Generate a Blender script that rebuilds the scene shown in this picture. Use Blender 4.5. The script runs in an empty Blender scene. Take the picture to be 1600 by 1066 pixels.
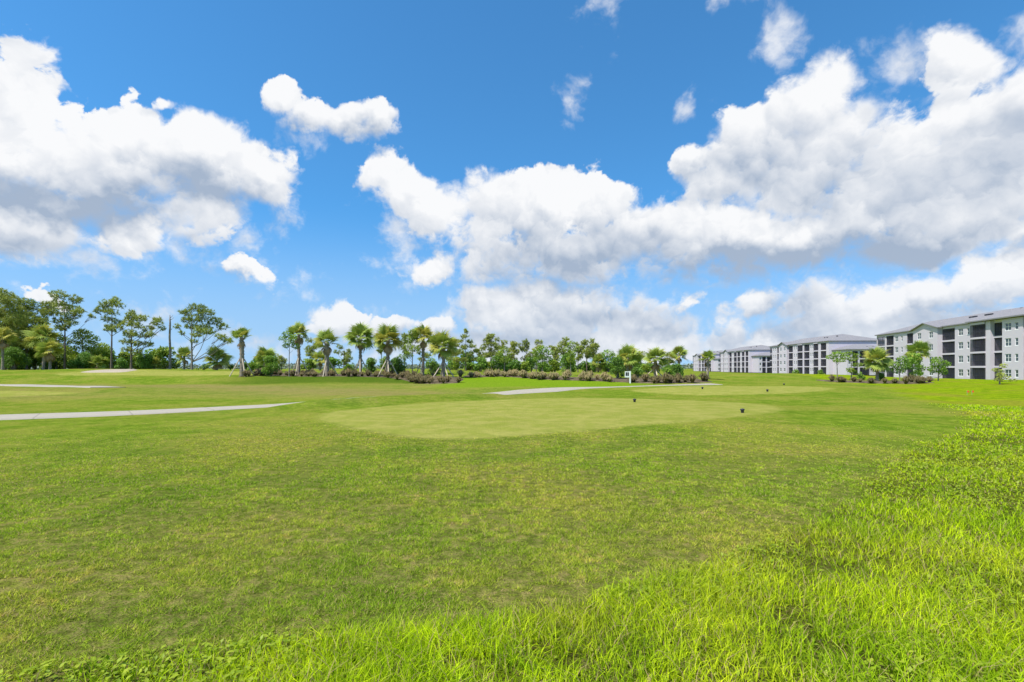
import bpy, bmesh, math, random
import numpy as np
from mathutils import Vector, Matrix

R = math.radians
PI = math.pi
scene = bpy.context.scene
COL = scene.collection

# ------------------------------------------------------------------ camera
EYE = 1.6
cam_data = bpy.data.cameras.new('camera')
cam_data.sensor_width = 36.0
cam_data.lens = 18.0
cam_data.shift_y = 0.02625
cam_data.clip_start = 0.05
cam_data.clip_end = 20000
cam = bpy.data.objects.new('camera', cam_data)
cam.location = (0, 0, EYE)
cam.rotation_euler = (R(90), 0, 0)
COL.objects.link(cam)
scene.camera = cam

# ------------------------------------------------------------------ view
scene.view_settings.view_transform = 'Standard'
scene.view_settings.look = 'None'
scene.view_settings.exposure = 0.3
scene.view_settings.gamma = 1.0
scene.view_settings.use_curve_mapping = False
scene.render.engine = 'CYCLES'
scene.cycles.max_bounces = 6
scene.cycles.diffuse_bounces = 3
scene.cycles.glossy_bounces = 2
scene.cycles.transmission_bounces = 4
scene.cycles.transparent_max_bounces = 8
scene.cycles.adaptive_threshold = 0.015
scene.cycles.use_denoising = True

# ------------------------------------------------------------------ sun and sky
SUN_EL, SUN_AZ = 58.0, 235.0        # degrees; azimuth clockwise from +Y (the view direction)
sun_dir = Vector((math.sin(R(SUN_AZ)) * math.cos(R(SUN_EL)), math.cos(R(SUN_AZ)) * math.cos(R(SUN_EL)), math.sin(R(SUN_EL))))
sun_data = bpy.data.lights.new('sun', 'SUN')
sun_data.energy = 4.9
sun_data.angle = R(0.53)
sun_data.color = (1.0, 0.955, 0.88)
sun = bpy.data.objects.new('sun', sun_data)
sun.rotation_euler = (-sun_dir).to_track_quat('-Z', 'Y').to_euler()
sun.location = (0, 0, 60)
COL.objects.link(sun)

world = bpy.data.worlds.new('World')
scene.world = world
world.use_nodes = True
world.cycles.sampling_method = 'NONE'


class Nodes:
    """small helper round a node tree"""
    def __init__(self, tree):
        self.t = tree

    def new(self, kind, **kw):
        n = self.t.nodes.new(kind)
        for k, v in kw.items():
            setattr(n, k, v)
        return n

    def put(self, sock, v):
        if isinstance(v, bpy.types.NodeSocket):
            self.t.links.new(v, sock)
        else:
            sock.default_value = v

    def math(self, op, a, b=None, c=None, clamp=False):
        n = self.new('ShaderNodeMath', operation=op, use_clamp=clamp)
        self.put(n.inputs[0], a)
        if b is not None:
            self.put(n.inputs[1], b)
        if c is not None:
            self.put(n.inputs[2], c)
        return n.outputs[0]

    def vmath(self, op, a, b=None, s=None):
        n = self.new('ShaderNodeVectorMath', operation=op)
        self.put(n.inputs[0], a)
        if b is not None:
            self.put(n.inputs[1], b)
        if s is not None:
            self.put(n.inputs['Scale'], s)
        return n.outputs['Value'] if op in ('LENGTH', 'DOT_PRODUCT', 'DISTANCE') else n.outputs['Vector']

    def noise(self, vec, scale, detail=2.0, rough=0.5, lac=2.0, dist=0.0, out='Fac', dim='3D'):
        n = self.new('ShaderNodeTexNoise', noise_dimensions=dim)
        self.put(n.inputs['Vector'], vec)
        n.inputs['Scale'].default_value = scale
        n.inputs['Detail'].default_value = detail
        n.inputs['Roughness'].default_value = rough
        n.inputs['Lacunarity'].default_value = lac
        n.inputs['Distortion'].default_value = dist
        return n.outputs[out]

    def voronoi(self, vec, scale, detail=0.0, rough=0.5, lac=2.0, feature='F1', smooth=None, out='Distance', dim='3D', rnd=1.0):
        n = self.new('ShaderNodeTexVoronoi', feature=feature, voronoi_dimensions=dim)
        n.normalize = True
        self.put(n.inputs['Vector'], vec)
        n.inputs['Scale'].default_value = scale
        n.inputs['Detail'].default_value = detail
        n.inputs['Roughness'].default_value = rough
        n.inputs['Lacunarity'].default_value = lac
        n.inputs['Randomness'].default_value = rnd
        if smooth is not None:
            n.inputs['Smoothness'].default_value = smooth
        return n.outputs[out]

    def ramp(self, v, a, b, lo=0.0, hi=1.0, smooth=True):
        n = self.new('ShaderNodeMapRange')
        n.interpolation_type = 'SMOOTHSTEP' if smooth else 'LINEAR'
        n.clamp = True
        self.put(n.inputs['Value'], v)
        self.put(n.inputs['From Min'], a)
        self.put(n.inputs['From Max'], b)
        self.put(n.inputs['To Min'], lo)
        self.put(n.inputs['To Max'], hi)
        return n.outputs['Result']

    def mix(self, f, a, b, blend='MIX'):
        n = self.new('ShaderNodeMix', data_type='RGBA', blend_type=blend)
        self.put(n.inputs['Factor'], f)
        for s, v in ((n.inputs[6], a), (n.inputs[7], b)):
            if isinstance(v, bpy.types.NodeSocket):
                self.t.links.new(v, s)
            else:
                s.default_value = (v[0], v[1], v[2], 1.0)
        return n.outputs[2]


def azel(px, py):
    u, v = (px - 800) / 800.0, (575 - py) / 800.0
    return math.atan(u), math.atan(v / math.sqrt(1 + u * u)), u


# cloud banks seen in the sky, as directions from the ground (photo pixels turned into azimuth and
# elevation): x, y, half width, half height, weight
CLOUDS = [
    # big cumulus on the left
    (20, 190, 120, 112, 1.0), (105, 240, 105, 85, 1.0), (200, 262, 120, 82, 1.0), (310, 268, 100, 70, 1.0),
    (408, 288, 66, 42, 0.9), (60, 345, 150, 62, 0.9), (225, 368, 105, 44, 0.8), (325, 350, 55, 48, 0.7),
    (110, 312, 130, 46, 0.9), (-170, 270, 220, 150, 1.0), (240, 178, 26, 20, 0.6), (190, 170, 14, 16, 0.4),
    # small one right of it
    (428, 152, 46, 36, 0.9), (478, 192, 52, 30, 0.8), (535, 203, 52, 22, 0.8), (597, 208, 46, 26, 0.85),
    # small low ones
    (383, 424, 30, 17, 0.7),
    # low bank over the palms
    (512, 480, 62, 36, 0.95), (585, 502, 66, 28, 0.9), (690, 505, 50, 24, 0.8), (55, 460, 48, 14, 0.8),
    # the long middle bank
    (620, 292, 52, 40, 0.9), (675, 320, 80, 48, 1.0), (770, 320, 100, 62, 1.0), (850, 322, 90, 66, 1.0),
    (930, 320, 82, 66, 1.0), (1030, 362, 110, 55, 1.0), (1130, 375, 130, 52, 1.0), (1250, 375, 150, 55, 1.0),
    (900, 390, 190, 50, 1.0), (680, 405, 52, 26, 0.8), (745, 268, 16, 16, 0.5),
    # tower on the right
    (1255, 165, 78, 62, 1.0), (1170, 222, 78, 60, 1.0), (1085, 250, 52, 26, 0.9), (1120, 275, 70, 40, 0.9),
    (1270, 265, 140, 85, 1.0), (1400, 300, 170, 100, 1.0), (1560, 265, 150, 140, 1.0), (1470, 105, 70, 48, 0.9),
    (1590, 150, 90, 70, 0.9), (1520, 180, 90, 60, 0.8), (1820, 250, 240, 170, 1.0), (1480, 370, 150, 45, 1.0),
    # low banks
    (770, 462, 60, 38, 0.9), (860, 490, 140, 56, 1.0), (990, 505, 100, 50, 1.0), (690, 540, 90, 30, 0.8), (880, 545, 200, 40, 1.0), (1030, 545, 100, 34, 0.9),
    (1150, 530, 36, 46, 0.9), (1185, 468, 52, 32, 0.9), (1290, 485, 120, 40, 0.9), (1420, 475, 110, 46, 0.9),
    (1560, 455, 100, 55, 0.95), (1600, 385, 45, 26, 0.7), (1350, 525, 220, 40, 1.0), (1230, 545, 130, 34, 0.9), (1480, 540, 200, 40, 0.9), (1075, 455, 18, 14, 0.5), (1800, 470, 200, 60, 0.9),
]
# grey undersides of the banks
BELLIES = [
    (120, 318, 240, 44, 1.0), (330, 318, 120, 36, 0.7), (30, 370, 170, 36, 0.45), (-200, 330, 200, 60, 0.9),
    (1180, 408, 330, 34, 0.8), (1420, 385, 200, 40, 1.0), (1330, 410, 140, 26, 0.9), (900, 398, 200, 48, 0.65), (1570, 240, 90, 90, 0.5),
    (1800, 370, 260, 60, 0.9), (850, 450, 150, 30, 0.5), (960, 492, 170, 34, 0.7), (1030, 512, 80, 24, 0.6),
    (1255, 482, 100, 36, 0.6), (1240, 528, 220, 26, 0.55), (1480, 512, 190, 30, 0.55), (1180, 270, 110, 50, 0.45), (780, 535, 200, 26, 0.7),
    (590, 522, 90, 20, 0.5), (440, 215, 50, 20, 0.3), (560, 222, 60, 16, 0.3), (385, 445, 40, 12, 0.3), (1300, 300, 90, 50, 0.3), (1450, 300, 80, 60, 0.35),
]
# thin veils and wisps
VEILS = [
    (888, 142, 24, 40, 0.75), (1075, 168, 34, 26, 0.9), (940, 14, 46, 36, 0.7), (1220, 58, 60, 58, 0.8), (1130, 8, 90, 20, 0.6), (1575, 45, 70, 55, 0.9),
    (1390, 130, 120, 60, 0.9), (450, 428, 50, 36, 0.6), (330, 400, 110, 50, 0.8), (420, 330, 70, 50, 0.7), (470, 235, 60, 30, 0.6), (210, 490, 110, 34, 0.8), (380, 525, 120, 36, 0.9),
    (60, 470, 80, 24, 0.7), (640, 380, 70, 70, 0.7), (1300, 470, 330, 60, 0.9), (1250, 535, 400, 50, 1.0), (850, 490, 260, 70, 1.0), (700, 545, 500, 36, 0.9), 
    (1150, 310, 110, 40, 0.7), (100, 400, 160, 40, 0.9), (250, 410, 80, 30, 0.8), (1700, 480, 300, 90, 0.9),
]


def blob_field(N, P, blobs, k):
    acc = None
    for (px, py, rx, ry, w) in blobs:
        az, el, u = azel(px, py)
        sx, sy = 800.0 * (1 + u * u) / rx, 800.0 * math.sqrt(1 + u * u) / ry
        n = N.new('ShaderNodeVectorMath', operation='MULTIPLY_ADD')
        N.put(n.inputs[0], P)
        n.inputs[1].default_value = (sx, sy, 0)
        n.inputs[2].default_value = (-az * sx, -el * sy, 0)
        ln = N.vmath('LENGTH', n.outputs[0])
        f = N.math('MULTIPLY_ADD', ln, -w, w)
        acc = f if acc is None else N.math('SMOOTH_MAX', acc, f, k)
    return acc


def build_world():
    t = world.node_tree
    t.nodes.clear()
    N = Nodes(t)
    tc = N.new('ShaderNodeTexCoord').outputs['Generated']
    sep = N.new('ShaderNodeSeparateXYZ')
    N.put(sep.inputs[0], tc)
    x, y, z = sep.outputs
    az = N.math('ARCTAN2', x, y)
    el = N.math('ARCSINE', z)
    comb = N.new('ShaderNodeCombineXYZ')
    N.put(comb.inputs[0], az)
    N.put(comb.inputs[1], el)
    P0 = comb.outputs[0]
    # noise space: the dome of the sky laid out flat (stereographic about the zenith)
    inv = N.math('DIVIDE', 1.0, N.math('ADD', N.math('MAXIMUM', z, 0.0), 1.0))
    Q0 = N.vmath('SCALE', tc, s=inv)
    wn = N.noise(Q0, 5.0, 6.0, 0.58, out='Color', dim='2D')
    warp = N.vmath('SUBTRACT', wn, (0.5, 0.5, 0.5))
    P = N.vmath('ADD', P0, N.vmath('SCALE', warp, s=0.16))
    Q = N.vmath('ADD', Q0, N.vmath('SCALE', warp, s=0.06))
    # banks in view, and banks of the same kind over the rest of the sky
    B = blob_field(N, P, CLOUDS, 0.12)
    gen = N.math('MULTIPLY_ADD', N.noise(Q0, 2.6, 2.0, 0.5, dim='2D'), 5.0, -2.65)
    out_az = N.ramp(N.math('ABSOLUTE', az), 0.82, 0.98)
    out_el = N.ramp(el, 0.62, 0.75)
    outside = N.math('MAXIMUM', out_az, out_el)
    gen = N.math('MULTIPLY_ADD', N.math('SUBTRACT', outside, 1.0), 3.0, gen)
    B = N.math('MAXIMUM', B, gen)
    S = blob_field(N, P, BELLIES, 0.3)
    fine = N.noise(Q, 40.0, 6.0, 0.6, dim='2D')
    fw = N.math('MULTIPLY_ADD', fine, 0.05, -0.025)

    def puffs(vec):
        acc = None
        for sc, amp in ((8.0, 0.70), (19.0, 0.42), (44.0, 0.26)):
            v = N.voronoi(N.vmath('ADD', vec, (sc * 0.37, sc * 0.11, 0)), sc, dim='2D')
            sq = N.math('MULTIPLY', v, v)
            acc = N.math('MULTIPLY', sq, -amp * 1.6) if acc is None else N.math('MULTIPLY_ADD', sq, -amp * 1.6, acc)
        return acc
    Qf = N.vmath('ADD', Q, N.vmath('SCALE', N.vmath('NORMALIZE', Q0), s=fw))
    h0 = puffs(Qf)
    up = N.vmath('SCALE', N.vmath('NORMALIZE', Q0), s=-0.012)      # towards the zenith, where the light comes from
    up = N.vmath('ADD', up, (0.004, 0.0, 0.0))
    h1 = puffs(N.vmath('ADD', Qf, up))
    body = N.math('MULTIPLY_ADD', B, 1.7, h0)
    dens = N.math('MULTIPLY_ADD', fine, 1.15, N.math('ADD', body, -0.385))
    V = blob_field(N, P, VEILS, 0.3)
    frayed = N.ramp(N.noise(Q0, 7.0, 1.0, dim='2D'), 0.38, 0.62)             # some rims crisp, some frayed
    under = N.ramp(S, -0.6, 0.5)
    soft = N.math('MULTIPLY_ADD', N.math('MAXIMUM', N.math('MULTIPLY', frayed, 0.6), under), 0.95, 0.20)
    dens = N.math('MULTIPLY_ADD', under, 0.42, dens)
    alpha = N.ramp(dens, 0.0, soft)
    broad = N.noise(Q, 8.0, 3.0, 0.5, dim='2D')
    smoke = N.noise(Q, 22.0, 5.0, 0.58, dim='2D')
    veil = N.math('MULTIPLY', N.ramp(N.math('MULTIPLY_ADD', smoke, 2.6, N.math('ADD', V, -1.45)), 0.0, 1.15), 0.80)
    alpha = N.math('MAXIMUM', alpha, veil)
    relief = N.math('MULTIPLY', N.math('SUBTRACT', h0, h1), 1.0)
    bel = N.ramp(N.math('ADD', S, N.math('MULTIPLY_ADD', h0, -0.25, N.math('MULTIPLY_ADD', broad, 0.9, -0.60))), -0.35, 0.65)
    shade = N.math('MULTIPLY_ADD', bel, -0.86, 0.85)
    shade = N.math('ADD', shade, relief)
    B2 = blob_field(N, N.vmath('ADD', P, (0.006, 0.020, 0.0)), CLOUDS, 0.12)     # tops of the heaps catch the light, their feet do not
    swell = N.math('MULTIPLY', N.math('SUBTRACT', B, B2), N.math('SUBTRACT', 1.0, outside))
    shade = N.math('ADD', shade, N.math('MULTIPLY', N.math('MAXIMUM', N.math('MINIMUM', swell, 0.5), -0.6), 0.62))
    shade = N.math('ADD', shade, N.math('MULTIPLY_ADD', broad, 0.9, -0.45))
    shade = N.math('ADD', shade, N.math('MULTIPLY_ADD', smoke, 0.5, -0.25))
    shade = N.math('MAXIMUM', N.math('MINIMUM', shade, 1.0), 0.0)
    cloud = N.mix(shade, (0.315, 0.385, 0.495), (0.785, 0.79, 0.80))
    # clear sky
    sky = N.new('ShaderNodeTexSky', sky_type='NISHITA')
    sky.sun_disc = False
    sky.sun_elevation = R(SUN_EL)
    sky.sun_rotation = R(SUN_AZ)
    sky.altitude = 0
    sky.air_density = 1.0
    sky.dust_density = 0.0
    sky.ozone_density = 4.0
    cz = N.new('ShaderNodeCombineXYZ')
    N.put(cz.inputs[0], x)
    N.put(cz.inputs[1], y)
    N.put(cz.inputs[2], N.math('MULTIPLY_ADD', N.math('MAXIMUM', z, 0.0), 0.88, 0.12))
    N.put(sky.inputs['Vector'], N.vmath('NORMALIZE', cz.outputs[0]))
    clear = N.mix(1.0, sky.outputs[0], (SKY_TINT[0] * SKY_STRENGTH, SKY_TINT[1] * SKY_STRENGTH, SKY_TINT[2] * SKY_STRENGTH), 'MULTIPLY')
    clear = N.mix(N.ramp(el, 0.0, 0.30, 0.75, 0.0), clear, (0.37, 0.50, 0.67))
    low = N.ramp(el, 0.0, 0.20, 0.30, 0.0)
    cloud = N.mix(low, cloud, (0.53, 0.60, 0.71))
    col = N.mix(N.math('MULTIPLY', alpha, 0.985), clear, cloud)
    bg = N.new('ShaderNodeBackground')
    bg.inputs['Strength'].default_value = 1.0
    N.put(bg.inputs['Color'], col)
    o = N.new('ShaderNodeOutputWorld')
    t.links.new(bg.outputs[0], o.inputs[0])


SKY_STRENGTH, SKY_TINT = 0.14, (0.47, 1.0, 1.20)
build_world()
# ------------------------------------------------------------------ helpers
rng = np.random.default_rng(7)
random.seed(11)


def tag(o, label=None, cat=None, group=None, kind=None):
    if label:
        o['label'] = label
    if cat:
        o['category'] = cat
    if group:
        o['group'] = group
    if kind:
        o['kind'] = kind
    return o


def link(o, parent=None):
    COL.objects.link(o)
    if parent is not None:
        o.parent = parent
    return o


def mesh_np(name, verts, faces, material=None, smooth=False, attrs=None):
    """mesh from numpy: verts (n,3), faces (m,3) or (m,4)"""
    verts = np.asarray(verts, dtype=np.float32)
    faces = np.asarray(faces, dtype=np.int32)
    me = bpy.data.meshes.new(name)
    me.vertices.add(len(verts))
    me.vertices.foreach_set('co', verts.ravel())
    k = faces.shape[1]
    me.loops.add(faces.size)
    me.loops.foreach_set('vertex_index', faces.ravel())
    me.polygons.add(len(faces))
    me.polygons.foreach_set('loop_start', np.arange(0, faces.size, k, dtype=np.int32))
    if smooth:
        me.polygons.foreach_set('use_smooth', np.ones(len(faces), dtype=bool))
    for an, av in (attrs or {}).items():
        at = me.attributes.new(an, 'FLOAT', 'POINT')
        at.data.foreach_set('value', np.asarray(av, dtype=np.float32))
    me.update(calc_edges=True)
    me.validate()
    if material:
        me.materials.append(material)
    return me


def new_mat(name):
    m = bpy.data.materials.new(name)
    m.use_nodes = True
    m.node_tree.nodes.clear()
    return m, Nodes(m.node_tree)


def finish(N, bsdf_out):
    o = N.new('ShaderNodeOutputMaterial')
    N.t.links.new(bsdf_out, o.inputs['Surface'])


def principled(N, color, rough=0.7, spec=0.3, normal=None, metallic=0.0):
    p = N.new('ShaderNodeBsdfPrincipled')
    N.put(p.inputs['Base Color'], color if isinstance(color, bpy.types.NodeSocket) else (*color, 1.0))
    N.put(p.inputs['Roughness'], rough)
    p.inputs['Specular IOR Level'].default_value = spec
    p.inputs['Metallic'].default_value = metallic
    if normal is not None:
        N.put(p.inputs['Normal'], normal)
    return p.outputs[0]


def bump(N, height, strength=0.5, distance=0.02):
    b = N.new('ShaderNodeBump')
    b.inputs['Strength'].default_value = strength
    b.inputs['Distance'].default_value = distance
    N.put(b.inputs['Height'], height)
    return b.outputs[0]


def attr(N, name):
    n = N.new('ShaderNodeAttribute')
    n.attribute_name = name
    return n.outputs['Fac']


def leafy(N, color, trans_color, trans=0.35, rough=0.55, spec=0.25):
    p = principled(N, color, rough, spec)
    t = N.new('ShaderNodeBsdfTranslucent')
    N.put(t.inputs['Color'], trans_color)
    mx = N.new('ShaderNodeMixShader')
    mx.inputs[0].default_value = trans
    N.t.links.new(p, mx.inputs[1])
    N.t.links.new(t.outputs[0], mx.inputs[2])
    return mx.outputs[0]


def position(N):
    return N.new('ShaderNodeNewGeometry').outputs['Position']


def plain_mat(name, color, rough=0.7, spec=0.3, var=0.12, scale=3.0, bump_s=0.0, metallic=0.0):
    m, N = new_mat(name)
    p = N.new('ShaderNodeTexCoord').outputs['Object']
    n = N.noise(p, scale, 4.0, 0.6)
    c = N.mix(n, [v * (1 - var) for v in color], [min(1.0, v * (1 + var)) for v in color])
    nm = bump(N, N.noise(p, scale * 6, 3.0, 0.6), bump_s, 0.02) if bump_s else None
    finish(N, principled(N, c, rough, spec, nm, metallic))
    return m


# ------------------------------------------------------------------ terrain
def ss(a, b, v):
    t = np.clip((np.asarray(v, dtype=np.float64) - a) / (b - a), 0, 1)
    return t * t * (3 - 2 * t)


def bell(x, y, cx, cy, rx, ry):
    return np.exp(-(((x - cx) / rx) ** 2 + ((y - cy) / ry) ** 2))


def height(x, y):
    x = np.asarray(x, dtype=np.float64)
    y = np.asarray(y, dtype=np.float64)
    wl = 1 - ss(-9, -3, x)
    wc = ss(-9, -3, x) * (1 - ss(17, 27, x))
    foot = 51 + 1.2 * np.sin(x * 0.11)
    left = 0.62 * ss(foot, foot + 5, y) + 0.62 * ss(56, 71, y) - 0.9 * ss(84, 120, y)
    cen = 0.55 * ss(41, 60, y) + 0.35 * ss(60, 72, y) - 0.6 * ss(80, 120, y)
    h = wl * left + wc * cen
    h = h + 0.12 * bell(x, y, 1.5, 18.5, 9.5, 6.5)                 # the near tee is built up a little
    h = h + 0.15 * bell(x, y, 17.0, 38.0, 9.0, 7.0) + 0.28 * bell(x, y, -57.0, 66.0, 14.0, 8.0)
    h = h + 0.72 * bell(x, y, 37.0, 74.0, 15.0, 10.0) + 0.35 * bell(x, y, 52.0, 80.0, 14.0, 9.0)
    h = h - 1.15 * ss(64, 108, y) * ss(36, 62, x)
    sd = ((x + 8.8) * -0.745 + (y - 22.5) * 0.667)                # across the middle stretch of the cart path
    al = ((x + 8.8) * 0.667 + (y - 22.5) * 0.745)
    h = h + 0.26 * np.exp(-((sd + 2.3) / 0.9) ** 2) * ss(-4.4, -0.8, al) * (1 - ss(8.5, 11.5, al))               # swale along the cart path
    h = h + 0.25 * bell(x, y, -30.0, 34.0, 9.0, 4.0)
    far = ss(6, 30, np.hypot(x, y)) * (1 - ss(120, 300, np.hypot(x, y)))
    h = h + far * (0.035 * np.sin(0.53 * x + 1.3 * np.sin(0.21 * y)) + 0.04 * np.sin(0.31 * y + 0.17 * x + 1.0))
    near = 1 - ss(10, 26, np.hypot(x, y))
    h = h + near * (0.012 * np.sin(1.7 * x + 0.6 * y) + 0.010 * np.sin(2.3 * y - 0.9 * x + 2.0))
    return h


def hz(x, y):
    return float(height(x, y))


def ground_px(px, py):
    """the point of the terrain that a photo pixel looks at"""
    d = 1280.0 / max(py - 575, 0.5)
    u = (px - 800) / 800.0
    for _ in range(30):
        d2 = (EYE - hz(u * d, d)) * 800.0 / max(py - 575, 0.5)
        d = 0.5 * d + 0.5 * min(max(d2, 1.0), 400)
    return u * d, d


def at_depth(px, d):
    return (px - 800) / 800.0 * d, d


# edge of the unmown grass (photo pixels walked along the boundary, turned into ground points)
ROUGH_PX = [(-260, 1075), (0, 1062), (180, 1032), (370, 1008), (500, 1005), (640, 985), (800, 962), (900, 948), (1000, 915), (1100, 885),
            (1200, 852), (1300, 805), (1360, 762), (1392, 722), (1440, 697), (1500, 676), (1520, 655), (1500, 640), (1440, 626), (1405, 617), (1390, 609), (1385, 603)]
RB = np.array([ground_px(*p) for p in ROUGH_PX])
RPOLY = np.vstack([RB, [[40, 70], [60, 200], [400, 200], [400, -60], [-30, -60], [-12, -2]]])


def inside(poly, x, y):
    x = np.asarray(x); y = np.asarray(y)
    res = np.zeros(x.shape, dtype=bool)
    n = len(poly)
    for i in range(n):
        x1, y1 = poly[i]
        x2, y2 = poly[(i + 1) % n]
        c = ((y1 > y) != (y2 > y))
        with np.errstate(divide='ignore', invalid='ignore'):
            xi = (x2 - x1) * (y - y1) / (y2 - y1 + 1e-12) + x1
        res ^= c & (x < xi)
    return res


def edge_dist(poly, x, y, closed=True):
    d = np.full(np.shape(x), 1e9)
    n = len(poly) if closed else len(poly) - 1
    for i in range(n):
        ax, ay = poly[i]
        bx, by = poly[(i + 1) % len(poly)]
        vx, vy = bx - ax, by - ay
        t = np.clip(((x - ax) * vx + (y - ay) * vy) / (vx * vx + vy * vy + 1e-12), 0, 1)
        d = np.minimum(d, np.hypot(x - ax - t * vx, y - ay - t * vy))
    return d


def rough_signed(x, y):
    s = np.where(inside(RPOLY, x, y), 1.0, -1.0)
    return s * edge_dist(RB, x, y, closed=False)


def wob(x, y):
    return (0.5 * np.sin(3.1 * x + 1.7 * y) + 0.35 * np.sin(7.3 * x - 5.1 * y + 1) + 0.3 * np.sin(15.1 * x + 11.3 * y + 2) + 0.25 * np.sin(-27 * x + 23 * y))


def rough_mask(x, y, soft=0.05):
    r = np.hypot(x, y)
    s = rough_signed(x, y) + wob(x, y) * (0.035 + 0.011 * r)
    w = soft + 0.014 * r
    return ss(-w, w, s)


def closed_px(pts, sub=5, jag=0.06, seed=1):
    """smooth closed outline on the ground through photo pixels"""
    P = np.array([ground_px(*p) for p in pts])
    n = len(P)
    out = []
    rs = np.random.default_rng(seed)
    for i in range(n):
        p0, p1, p2, p3 = P[i - 1], P[i], P[(i + 1) % n], P[(i + 2) % n]
        for k in range(sub):
            t = k / sub
            out.append(0.5 * ((2 * p1) + (-p0 + p2) * t + (2 * p0 - 5 * p1 + 4 * p2 - p3) * t * t + (-p0 + 3 * p1 - 3 * p2 + p3) * t ** 3))
    out = np.array(out)
    return out + rs.normal(0, jag, out.shape)


TEE_NEAR = closed_px([(497, 652), (540, 668), (620, 682), (710, 687), (820, 681), (950, 670), (1080, 659), (1180, 648), (1222, 640), (1180, 631), (1060, 625), (940, 622), (830, 623), (700, 628), (590, 636), (520, 644)], 10, 0.02)
TEE_FAR = closed_px([(985, 611), (1050, 616), (1130, 617.5), (1220, 615), (1290, 610), (1300, 606.5), (1230, 603.5), (1120, 603.5), (1030, 606)], 8, 0.05)
TEE_LEFT = closed_px([(-90, 622), (0, 620.5), (70, 617.5), (125, 614.5), (60, 611.5), (-20, 611), (-120, 613)], 8, 0.05)
GREEN_FAR = np.array([(-43 + 11.5 * math.cos(t) + 1.2 * math.cos(2 * t + 1), 62.5 + 4.0 * math.sin(t) + 0.5 * math.sin(3 * t)) for t in np.linspace(0, 2 * PI, 72, endpoint=False)])


def zone_attrs(x, y):
    r = np.hypot(x, y)
    rough = rough_mask(x, y)
    dry = ss(24, 30, y) * (1 - ss(48, 52, y)) * (1 - ss(-6, 4, x)) * (0.65 + 0.35 * np.sin(0.21 * x + 0.3 * y))
    dry = dry + 0.8 * bell(x, y, -14.0, 18.3, 3.0, 0.7) + 0.9 * bell(x, y, 30.5, 36.0, 2.6, 3.0) + 0.5 * bell(x, y, -9, 21, 3, 1.0)
    lush = ss(38, 44, y) * (1 - ss(58, 63, y)) * ss(-8, -5, x) * (1 - ss(10, 13, x))
    lush = lush + (1 - ss(-9, -3, x)) * 0.0
    bank = (1 - ss(-8, -3, x)) * ss(-34, -24, x) * ss(49.5, 51.5, y) * (1 - ss(57, 60, y))
    tee = np.zeros(np.shape(x))
    for T in (TEE_NEAR, TEE_FAR, TEE_LEFT, GREEN_FAR):
        lo, hi = T.min(axis=0) - 1.6, T.max(axis=0) + 1.6
        near = (x > lo[0]) & (x < hi[0]) & (y > lo[1]) & (y < hi[1])
        if near.any():
            xn, yn = x[near], y[near]
            sdist = np.where(inside(T, xn, yn), 1.0, -1.0) * edge_dist(T, xn, yn)
            tee[near] = np.maximum(tee[near], ss(-0.6, 0.6, sdist))
    bare = 1 - ss(6, 17, r) * (1 - rough) - ss(14, 28, r) * rough
    return {'tee': tee, 'bare': np.clip(bare, 0, 1), 'rough': rough, 'dry': np.clip(dry, 0, 1), 'lush': np.clip(lush, 0, 1), 'bank': bank}


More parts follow.
